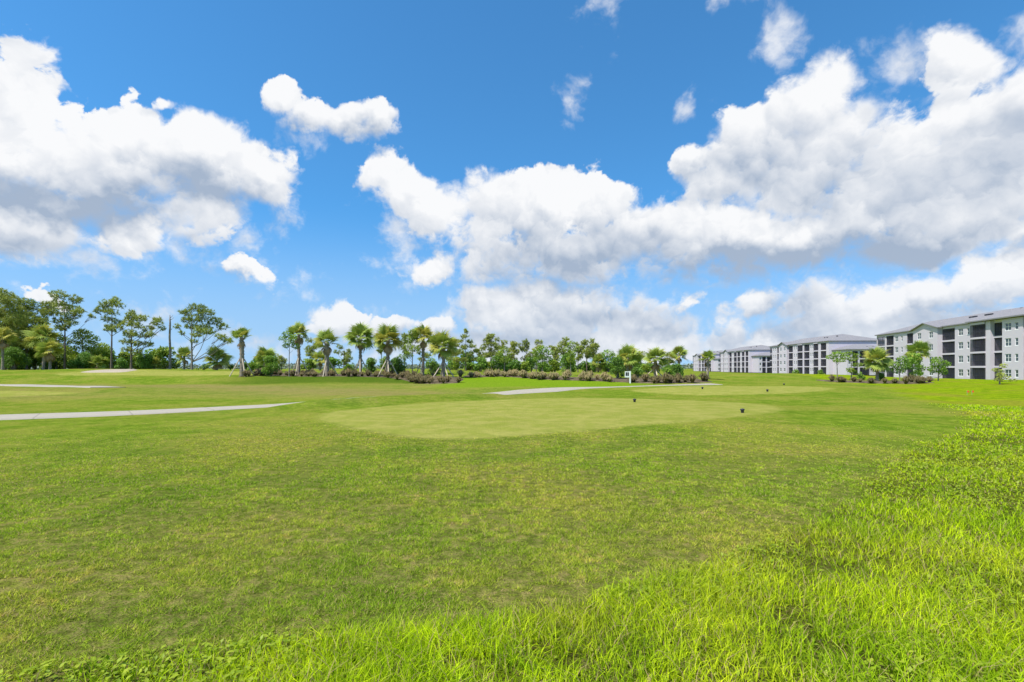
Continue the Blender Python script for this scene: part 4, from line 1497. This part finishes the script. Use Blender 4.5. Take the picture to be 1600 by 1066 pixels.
# bushes: rounded heaps of leaves on short stems
BUSHES = [  # x, base, top, half width, depth, material, label
    (424, 590, 556, 13, 57, mat_bright, 'bright green rounded bush left of the thin young tree'),
    (394, 583, 565, 9, 66, mat_bright, 'small bright bush right of the lone braced palm'),
    (580, 581, 556, 11, 63, mat_bush, 'dark green oval bush between the third and fourth braced palms'),
    (622, 586, 549, 14, 60, mat_bush, 'tall dark green bush right of the middle braced palm'),
    (600, 576, 556, 8, 70, mat_oak, 'narrow leafy bush behind the middle braced palm'),
    (676, 591, 562, 15, 58, mat_bush, 'wide dark green bush under the last braced palm'),
    (965, 598, 556, 13, 54, mat_bush, 'tall dark green bush just left of the tee sign'),
    (996, 598, 573, 14, 55, mat_bush, 'low dark green bush just right of the tee sign'),
    (1045, 600, 571, 9, 52, mat_bright, 'bright green bush, left one of the pair right of the braced palm'),
    (1058, 599, 569, 10, 53, mat_bush, 'green bush, right one of the pair right of the braced palm'),
    (1010, 583, 568, 10, 70, mat_oak, 'small bush behind the braced palm by the sign'),
    (1243, 588, 576, 6, 92, mat_bright, 'small pale bush against the second block, left of two'),
    (1283, 588, 577, 6, 92, mat_bright, 'small pale bush against the second block, right of two'),
    (1375, 598, 582, 8, 60, mat_bush, 'low bush at the foot of the large palm before the apartments'),
    (1345, 597, 582, 7, 61, mat_bush, 'low bush beside the thin tiered tree before the apartments'),
    (20, 581, 545, 24, 75, mat_bush, 'dark bush mass at the foot of the leftmost pine'),
    (128, 580, 552, 20, 77, mat_bush, 'dark bush under the tree left of the bunker'),
    (162, 580, 556, 10, 78, mat_oak, 'leafy bush behind the middle of the bunker'),
    (228, 580, 553, 16, 77, mat_bush, 'green bush left of the bare dead trunk'),
    (190, 580, 560, 9, 76, mat_bush, 'dark bush right of the bunker'),
    (318, 580, 569, 14, 80, mat_bush, 'low bush right of the wide-crowned pine'),
    (360, 580, 570, 10, 80, mat_bush, 'low bush left of the lone braced palm'),
    (5, 581, 515, 18, 79, mat_oak, 'tall green bush behind the leftmost pine'),
    (405, 580, 567, 9, 74, mat_bush, 'dark low bush behind the small bright one'),
]


def bush_mesh(seed, W, H, material, leaf=0.13):
    r = np.random.default_rng(seed)
    lv = Leaves(seed)
    tr = MB()
    n = 9 + int(W * 4)
    for k in range(n):
        a = r.random() * 2 * PI
        q = math.sqrt(r.random())
        t = r.random()
        rad = W * (0.62 * (1 - 0.45 * t))
        c = np.array([math.cos(a) * q * rad, math.sin(a) * q * rad, H * (0.20 + 0.66 * t)])
        s = (0.20 + 0.16 * r.random()) * min(W, H * 0.6) * 1.45
        m = int(260 * (s / 0.5) ** 2 * (0.13 / leaf) ** 1.6)
        p, dd = ball(r, m, c, (s, s, s * 0.9), 0.5)
        p[:, 2] = np.maximum(p[:, 2], 0.02)
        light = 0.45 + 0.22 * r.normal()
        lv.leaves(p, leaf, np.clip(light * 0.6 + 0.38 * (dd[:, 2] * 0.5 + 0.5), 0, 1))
        tr.tube([(0, 0, -0.1), (c[0] * 0.4, c[1] * 0.4, c[2] * 0.5), tuple(c)], [0.035, 0.022, 0.01], 4, False)
    return tr.mesh('stem', mat_grey), lv.mesh('foliage', material)


for i, (px, by, ty, w, d, mt, lab) in enumerate(BUSHES):
    x, y = at_depth(px, d)
    s = d / 800.0
    H = EYE + (575 - ty) * s - hz(x, y)
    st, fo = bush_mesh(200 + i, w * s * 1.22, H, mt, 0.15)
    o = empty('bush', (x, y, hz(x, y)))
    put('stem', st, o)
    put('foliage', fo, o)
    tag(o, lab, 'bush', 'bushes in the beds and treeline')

REFS = []          # landmarks that small plants are described by
# low shrubs closing the foot of the treeline
ug = [bush_mesh(300 + k, 1.5, 1.7, (mat_bush, mat_oak, mat_bush, mat_bright)[k], 0.19) for k in range(4)]
for k, px in enumerate(list(np.arange(700, 1075, 13.0)) + list(np.arange(-10, 262, 13.0)) + [385, 402, 430, 480, 520, 545]):
    d = 80 + 9 * rr.random() + (2 if px < 300 else 0)
    x, y = at_depth(px + rr.normal(0, 3), d)
    o = empty('shrub', (x, y, hz(x, y)), rr.random() * 6)
    s = 0.75 + 0.7 * rr.random()
    o.scale = (s, s, s * (0.8 + 0.5 * rr.random()))
    if px < 262:
        o.scale = (s * 1.35, s * 1.35, s * 1.5)
    put('stem', ug[k % 4][0], o)
    put('foliage', ug[k % 4][1], o)
    where = ('at the far left under the dense pines' if px < 90 else 'behind the bunker under the slim pines' if px < 262 else 'in the gap behind the planted palms' if px < 600 else
             'behind the tan grasses left of the round bright tree' if px < 848 else 'behind the tan grasses right of the round bright tree' if px < 950 else 'behind the sign and its bushes')
    tag(o, 'low green treeline shrub, ' + where, 'shrub', 'low shrubs at the foot of the treeline')

# ------------------------------------------------------------------ palms
def frond_mesh(seed, material, dead=False):
    """a fan leaf: arching stalk along +x and a cut fan of leaflets"""
    r = np.random.default_rng(seed)
    v, f, t = [], [], []

    def addv(p, tt):
        v.append(p)
        t.append(tt)
        return len(v) - 1
    pl = 0.55 if not dead else 0.45
    a = addv((0, -0.025, 0), 0.8); b = addv((0, 0.025, 0), 0.8)
    c = addv((pl, -0.015, 0.02), 0.8); d = addv((pl, 0.015, 0.02), 0.8)
    f += [(a, b, d), (a, d, c)]
    n = 19 if not dead else 11
    spread = R(118) if not dead else R(55)
    for k in range(n):
        q = (k + 0.5) / n * 2 - 1
        ang = q * spread
        L = (0.78 - 0.22 * abs(q)) * (0.9 + 0.2 * r.random())
        ca, sa = math.cos(ang), math.sin(ang)
        ex = pl + 0.10 * (1 - abs(q))
        fold = 0.10 * math.cos(q * 1.4)
        w = 0.055
        droop = 0.10 + 0.22 * r.random() + (0.25 if dead else 0)
        p0 = (ex - 0.05, 0, 0.02)
        m1 = (ex + ca * L * 0.5 - sa * w, sa * L * 0.5 + ca * w, 0.05 + fold - 0.05 * abs(q))
        m2 = (ex + ca * L * 0.5 + sa * w, sa * L * 0.5 - ca * w, 0.05 + fold - 0.05 * abs(q))
        tip = (ex + ca * L * 0.97, sa * L * 0.97, 0.03 + fold - droop * L)
        tt = 0.35 + 0.4 * r.random()
        i0, i1, i2, i3 = addv(p0, tt * 0.7), addv(m1, tt), addv(m2, tt), addv(tip, min(1, tt + 0.2))
        f += [(i0, i2, i1), (i1, i2, i3)]
    return mesh_np('frond', v, f, material, False, {'tint': t})


FRONDS = [frond_mesh(k, mat_frond) for k in range(4)]
FRONDS_Y = [frond_mesh(10 + k, mat_frond2) for k in range(3)]
FRONDS_D = [frond_mesh(20 + k, mat_dead, True) for k in range(3)]


def palm_trunk(seed, H, r0, lean):
    r = np.random.default_rng(seed)
    m = MB()
    n = max(5, int(H / 0.16))
    pts, rad = [], []
    for k in range(n + 1):
        t = k / n
        pts.append((lean * t * t, 0.03 * math.sin(5 * t), -0.1 + (H + 0.1) * t))
        rad.append(r0 * (1.15 - 0.25 * t if t < 0.3 else 1.0 + 0.10 * t) * (0.90 + (0.22 if k % 2 else 0.0) + 0.06 * r.normal()))
    m.tube(pts, rad, 9)
    # old leaf bases standing off the upper trunk
    for k in range(int(H * 5)):
        t = 0.35 + 0.65 * r.random()
        a = r.random() * 2 * PI
        q = Vector((lean * t * t, 0, H * t))
        o = Vector((math.cos(a), math.sin(a), 0))
        m.tube([tuple(q + o * r0 * 0.8), tuple(q + o * (r0 * 1.55) + Vector((0, 0, 0.16)))], [0.055, 0.03], 4)
    return m.mesh('trunk', mat_boots, True)


BR = 'braced planted palms'
WP = 'wild palms of the treeline'


def palm(seed, px, base_y, top_y, d, half_px, label, group, r0=0.16, n=26, yellow=0.2, dead=4, brace=0, lean=0.0, squash=1.0, low=-35, short=None):
    r = np.random.default_rng(1000 + seed)
    x, y = at_depth(px, d)
    s = d / 800.0
    g = hz(x, y)
    reach = half_px * s * 1.2
    sc = reach / 1.42
    top = EYE + (575 - top_y) * s - g
    H = max(0.3, top - 1.15 * sc)
    r0 *= 0.88
    root = empty('palm_tree', (x, y, g), r.random() * 0.3)
    tag(root, label, 'palm tree', group)
    if group == BR:
        REFS.append((x, y, short or label.split(',')[0]))
    put('trunk', palm_trunk(seed, H, r0, lean), root)
    hub = Vector((lean, 0, H - 0.05))
    for k in range(n):
        t = (k + 0.5) / n
        el = R(82 + (low - 82) * t ** 0.85) + r.normal(0, 0.10)
        az = k * 2.39996 + r.normal(0, 0.25)
        me = FRONDS_Y[k % 3] if r.random() < yellow else FRONDS[k % 4]
        M = Matrix.Translation(hub) @ Matrix.Rotation(az, 4, 'Z') @ Matrix.Rotation(-el, 4, 'Y') @ Matrix.Rotation(r.normal(0, 0.5), 4, 'X')
        q = sc * (0.85 + 0.3 * r.random())
        put('frond', me, root, M @ Matrix.Diagonal((q, q * squash, q, 1)))
    for k in range(dead):
        az = r.random() * 2 * PI
        el = R(-55 - 25 * r.random())
        M = Matrix.Translation(hub + Vector((0, 0, -0.12))) @ Matrix.Rotation(az, 4, 'Z') @ Matrix.Rotation(-el, 4, 'Y')
        q = sc * (0.7 + 0.3 * r.random())
        put('dead_frond', FRONDS_D[k % 3], root, M @ Matrix.Diagonal((q, q, q, 1)))
    for k in range(brace):
        a = 0.5 + k * 2 * PI / brace + r.normal(0, 0.15)
        dx, dy = math.cos(a), math.sin(a)
        zb = hz(x + 1.05 * dx, y + 1.05 * dy) - g
        h2 = min(2.0, H * 0.45)
        m = MB()
        m.tube([(1.25 * dx, 1.25 * dy, zb - 0.1), (r0 * 1.0 * dx, r0 * 1.0 * dy, h2)], [0.06, 0.06], 6)
        m.build('brace', mat_brace, root)
    return root


palm(1, 378, 597, 511, 57, 17, 'lone braced palm with a thick pale trunk left of the bed', BR, r0=0.25, n=16, dead=6, brace=4, low=5, short='lone braced palm')
palm(2, 467, 584, 505, 60, 18, 'shaggy palm with hanging brown fronds behind the thin young tree', BR, r0=0.17, n=20, dead=9, brace=3, yellow=0.35, short='shaggy palm')
palm(3, 511, 593, 515, 56, 20, 'braced palm with a thick trunk, first of the big palms in the bed', BR, r0=0.24, n=18, dead=5, brace=3, low=-20, short='first big braced palm')
palm(4, 563, 587, 507, 58, 22, 'full-headed palm, second of the big palms in the bed', BR, r0=0.17, n=28, dead=5, brace=3, short='second big palm')
palm(5, 606, 587, 509, 57, 23, 'yellowish braced palm in the middle of the bed', BR, r0=0.21, n=28, yellow=0.55, dead=6, brace=4, short='yellowish middle palm')
palm(6, 661, 584, 507, 61, 20, 'tall palm with a compact head behind the dark bushes', BR, r0=0.17, n=24, dead=3, yellow=0.35, brace=3, low=-15, short='tall compact palm')
palm(7, 693, 589, 519, 56, 23, 'low yellow-green braced palm at the right end of the palm bed', BR, r0=0.19, n=32, yellow=0.45, dead=3, brace=4, low=-45, short='low yellow-green palm')
palm(8, 288, 579, 543, 80, 14, 'small round palm just left of the wide-crowned pine', WP, r0=0.16, n=26, dead=3)
palm(9, 339, 579, 543, 79, 19, 'low round palm right of the wide-crowned pine', WP, r0=0.16, n=30, dead=3)
palm(10, 68, 580, 508, 74, 22, 'yellow-skirted palm in the dark left corner of the treeline', WP, r0=0.18, n=30, yellow=0.45, dead=12)
palm(11, 78, 581, 530, 72, 18, 'shorter brown-skirted palm right of the yellow-skirted one', WP, r0=0.18, n=24, yellow=0.6, dead=12)
palm(12, 4, 581, 512, 71, 17, 'yellow palm cut by the left edge', WP, r0=0.16, n=26, yellow=0.9, dead=6)
palm(13, 415, 580, 543, 68, 17, 'palm behind the bright rounded bush', WP, r0=0.14, n=28, dead=3)
palm(14, 981, 585, 540, 64, 20, 'full green palm standing right behind the tee sign', BR, r0=0.18, n=30, yellow=0.3, dead=5, short='palm behind the sign')
palm(15, 1024, 593, 543, 58, 19, 'braced palm between the sign and the pair of bushes', BR, r0=0.19, n=24, yellow=0.3, dead=6, brace=3, short='braced palm by the sign')
palm(16, 1061, 588, 541, 66, 14, 'palm rising behind the pair of bushes', BR, r0=0.15, n=22, dead=4, short='palm behind the bush pair')
palm(17, 1106, 589, 547, 62, 14, 'lone palm in front of the farthest apartment block', BR, r0=0.16, n=18, dead=3, low=-5, short='lone palm before the farthest block')
palm(18, 1371, 597, 544, 59, 21, 'large full palm in the bed before the apartments', BR, r0=0.16, n=32, yellow=0.3, dead=4, low=-45, short='large palm before the apartments')
palm(19, 1436, 594, 534, 63, 17, 'tall palm rising above the trees before the apartments', BR, r0=0.17, n=26, yellow=0.4, dead=4, short='tall palm before the apartments')
palm(20, 500, 580, 549, 75, 13, 'low palm behind the first big palm of the bed', WP, r0=0.14, n=24, yellow=0.5, dead=4)
palm(21, 240, 580, 558, 78, 12, 'low palmetto left of the dead trunk', WP, r0=0.10, n=22, yellow=0.3, dead=3)
palm(22, 152, 580, 555, 77, 13, 'low palmetto behind the left end of the bunker', WP, r0=0.10, n=22, yellow=0.3, dead=3)
palm(23, 935, 580, 552, 72, 15, 'low palm left of the spreading light green tree', WP, r0=0.12, n=24, yellow=0.3, dead=3)

# ------------------------------------------------------------------ ornamental grass clumps
for px, d, ph in ((728, 78, 'young pointed pine'), (788, 66, 'small planted tree'), (848, 63, 'round bright tree'), (892, 64, 'slim planted tree'), (951, 72, 'spreading light tree')):
    REFS.append((*at_depth(px, d), ph))
def tuft_mesh(seed, material):
    """a mound of arching blades"""
    r = np.random.default_rng(seed)
    n = 150
    a = r.random(n) * 2 * PI
    q = r.random(n)
    out = 0.12 + 0.42 * q + 0.06 * r.normal(size=n)
    up = 0.56 - 0.26 * q + 0.06 * r.normal(size=n)
    d = np.stack([np.cos(a), np.sin(a)], 1)
    s = np.stack([-d[:, 1], d[:, 0]], 1)
    rows, tints = [], []
    t = np.clip(r.normal(0.45, 0.22, n), 0, 1)
    for (k, fo, fz, w) in ((0, 0.15, -0.05, 0.024), (1, 0.45, 0.80, 0.026), (2, 0.80, 1.0, 0.020)):
        c = d * (out * fo)[:, None]
        z = (up * fz)[:, None]
        rows += [np.concatenate([c - s * w, z], 1), np.concatenate([c + s * w, z], 1)]
        tints += [t * (0.3 + 0.35 * k)] * 2
    rows.append(np.concatenate([d * (out * 1.12)[:, None], (up * (0.45 + 0.4 * r.random(n)))[:, None]], 1))
    tints.append(np.clip(t + 0.2, 0, 1))
    v = np.stack(rows, 1).reshape(-1, 3)
    b = (np.arange(n) * 7)[:, None]
    f = np.concatenate([b + np.array([q3]) for q3 in ((0, 1, 3), (0, 3, 2), (2, 3, 5), (2, 5, 4), (4, 5, 6))], 1).reshape(-1, 3)
    return mesh_np('grass_clump', v, f, material, False, {'tint': np.stack(tints, 1).ravel()})


TUFTS = [tuft_mesh(k, mat_tuft) for k in range(3)]
TUFTS2 = [tuft_mesh(10 + k, mat_tuft2) for k in range(3)]


def clumps(front, rows, gap, meshes, label, group, size, wild=1.0):
    F = np.array([ground_px(*p) for p in front])
    L = np.concatenate([[0], np.cumsum(np.hypot(*np.diff(F, axis=0).T))])
    k = 0
    for row in range(rows):
        s = 0.4 + row * 0.5
        while s < L[-1] - 0.2:
            x = float(np.interp(s, L, F[:, 0])) + rr.normal(0, 0.35)
            y = float(np.interp(s, L, F[:, 1])) + 0.45 + row * 1.25 + rr.normal(0, 0.4)
            o = bpy.data.objects.new('grass_clump', meshes[k % len(meshes)])
            q = size * (0.75 + 0.5 * rr.random())
            o.location = (x, y, hz(x, y) + 0.05)
            o.scale = (q, q, q * (0.8 + 0.4 * rr.random()))
            o.rotation_euler = (0, 0, rr.random() * 6)
            link(o)
            ref = min(REFS, key=lambda q: abs(q[0] - x) + 0.3 * abs(q[1] - y))
            side = 'left of' if x < ref[0] - 0.7 else 'right of' if x > ref[0] + 0.7 else 'at'
            tag(o, '%s, %s row, %s the %s' % (label, ('front', 'second', 'back')[row], side, ref[2]), 'grass clump', group)
            s += gap * (0.75 + 0.5 * rr.random())
            k += 1


clumps([(372, 596), (420, 593.5), (500, 595.5), (600, 596.5), (680, 600), (712, 599.5)], 3, 1.15, TUFTS, 'brown grass clump', 'brown grass clumps under the braced palms', 1.0)
clumps([(718, 590), (780, 588.5), (850, 594), (930, 596), (975, 598)], 2, 1.05, TUFTS2, 'tan grass clump', 'tan grass clumps along the centre lawn', 1.15)
clumps([(990, 598.5), (1040, 600), (1065, 599.5), (1118, 597.5)], 2, 1.2, TUFTS, 'brown grass clump', 'brown grass clumps right of the sign', 1.15)
clumps([(1300, 597.5), (1350, 599), (1400, 600), (1440, 600), (1464, 598.5)], 2, 1.3, TUFTS, 'low brown grass clump', 'brown grass clumps before the apartments', 1.0)

# ------------------------------------------------------------------ wood on the horizon
def far_woods():
    r = np.random.default_rng(77)
    lv = Leaves(78)
    for k in range(420):
        a = R(-52 + 104 * r.random())
        d = 520 + 260 * r.random()
        c = np.array([d * math.sin(a), d * math.cos(a), 2.2 + 1.6 * r.random()])
        p, dd = ball(r, 46, c, (7 + 6 * r.random(), 5, 2.4 + 1.8 * r.random()), 0.4)
        p[:, 2] = np.maximum(p[:, 2], 0.1)
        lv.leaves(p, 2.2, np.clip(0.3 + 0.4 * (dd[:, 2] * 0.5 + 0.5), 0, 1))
    o = link(bpy.data.objects.new('distant_woods', lv.mesh('distant_woods', mat_far)))
    tag(o, 'low far-off line of woods on the horizon', kind='stuff')


far_woods()
# ------------------------------------------------------------------ tee sign, tee markers, flags
mat_post = plain_mat('sign_white', (0.80, 0.80, 0.78), 0.5, 0.4, 0.04, 5.0)
mat_dark = plain_mat('marker_dark', (0.02, 0.022, 0.035), 0.4, 0.5, 0.2, 8.0)
mat_panel = plain_mat('sign_panel', (0.03, 0.032, 0.04), 0.5, 0.4, 0.2, 6.0)
mat_orange = plain_mat('flag_orange', (0.85, 0.13, 0.02), 0.6, 0.3, 0.08, 8.0)
mat_wire = plain_mat('flag_wire', (0.35, 0.35, 0.35), 0.4, 0.5, 0.1, 8.0)

x, y = ground_px(984.5, 599.0)
s = y / 800.0
sg = empty('tee_sign', (x, y, hz(x, y)))
sg.scale = (0.9, 0.9, 0.92)
tag(sg, 'white tee sign with a small dark panel between two dark bushes', 'sign')
m = MB()
m.box(-1.2 * s, 1.2 * s, -0.05, 0.05, -0.1, 20.5 * s)
m.build('post', mat_post, sg)
m = MB()
m.box(-9.0 * s, -1.2 * s, -0.035, 0.035, 10.0 * s, 20.2 * s)
pn = m.build('sign_board', mat_post, sg)
m = MB()
m.box(-7.8 * s, -4.9 * s, -0.045, -0.0353, 12.6 * s, 18.6 * s)
m.box(-4.4 * s, -2.2 * s, -0.045, -0.0353, 12.6 * s, 18.6 * s)
m.build('panel', mat_panel, pn)


def marker(px, py, label, size=1.0):
    x, y = ground_px(px, py)
    o = empty('tee_marker', (x, y, hz(x, y) + 0.02), random.random() * 3)
    o.scale = (size * 0.82, size * 0.82, size * 0.9)
    m = MB()
    prof = [(0.055, 0.0), (0.062, 0.03), (0.060, 0.075), (0.085, 0.10), (0.090, 0.125), (0.070, 0.145), (0.045, 0.150)]
    m.tube([(0, 0, z) for _, z in prof], [r for r, _ in prof], 14)
    m.build('marker_body', mat_dark, o, True)
    m = MB()
    m.tube([(0, 0, 0.1495), (0, 0, 0.158)], [0.036, 0.030], 12)
    m.build('marker_cap', mat_panel, o, True)
    m = MB()
    m.tube([(0, 0, -0.08), (0, 0, 0.01)], [0.008, 0.012], 6)
    m.build('spike', mat_wire, o)
    tag(o, label, 'tee marker', 'dark tee markers')


marker(1160, 646, 'nearest dark tee marker, at the right end of the large tee box')
marker(991.5, 629, 'dark tee marker at the back edge of the large tee box')
marker(1097.5, 608.6, 'dark tee marker on the left part of the far tee box', 1.05)
marker(1199, 612.6, 'dark tee marker on the right part of the far tee box', 1.05)
marker(1225, 602.2, 'tiny dark tee marker behind the far tee box', 1.1)

for px, lab in ((1511, 'left one of two small orange marker flags on the right lawn'), (1518.5, 'right one of two small orange marker flags on the right lawn')):
    x, y = ground_px(px, 617)
    o = empty('marker_flag', (x, y, hz(x, y)), 0.25)
    m = MB()
    m.tube([(0, 0, -0.05), (0.005, 0, 0.12), (0.0, 0, 0.24)], [0.006, 0.006, 0.006], 5)
    m.build('wire_stem', mat_wire, o)
    m = MB()
    n = 6
    for k in range(n):
        a, b = k / n, (k + 1) / n
        fa, fb = 0.015 * math.sin(5 * a), 0.015 * math.sin(5 * b)
        for side in (0.0, 0.003):
            m.quad((0.005 + 0.13 * a, fa + side, 0.13), (0.005 + 0.13 * b, fb + side, 0.135), (0.005 + 0.13 * b, fb + side, 0.232), (0.005 + 0.13 * a, fa + side, 0.238))
    m.build('flag', mat_orange, o)
    tag(o, lab, 'flag', 'orange marker flags')
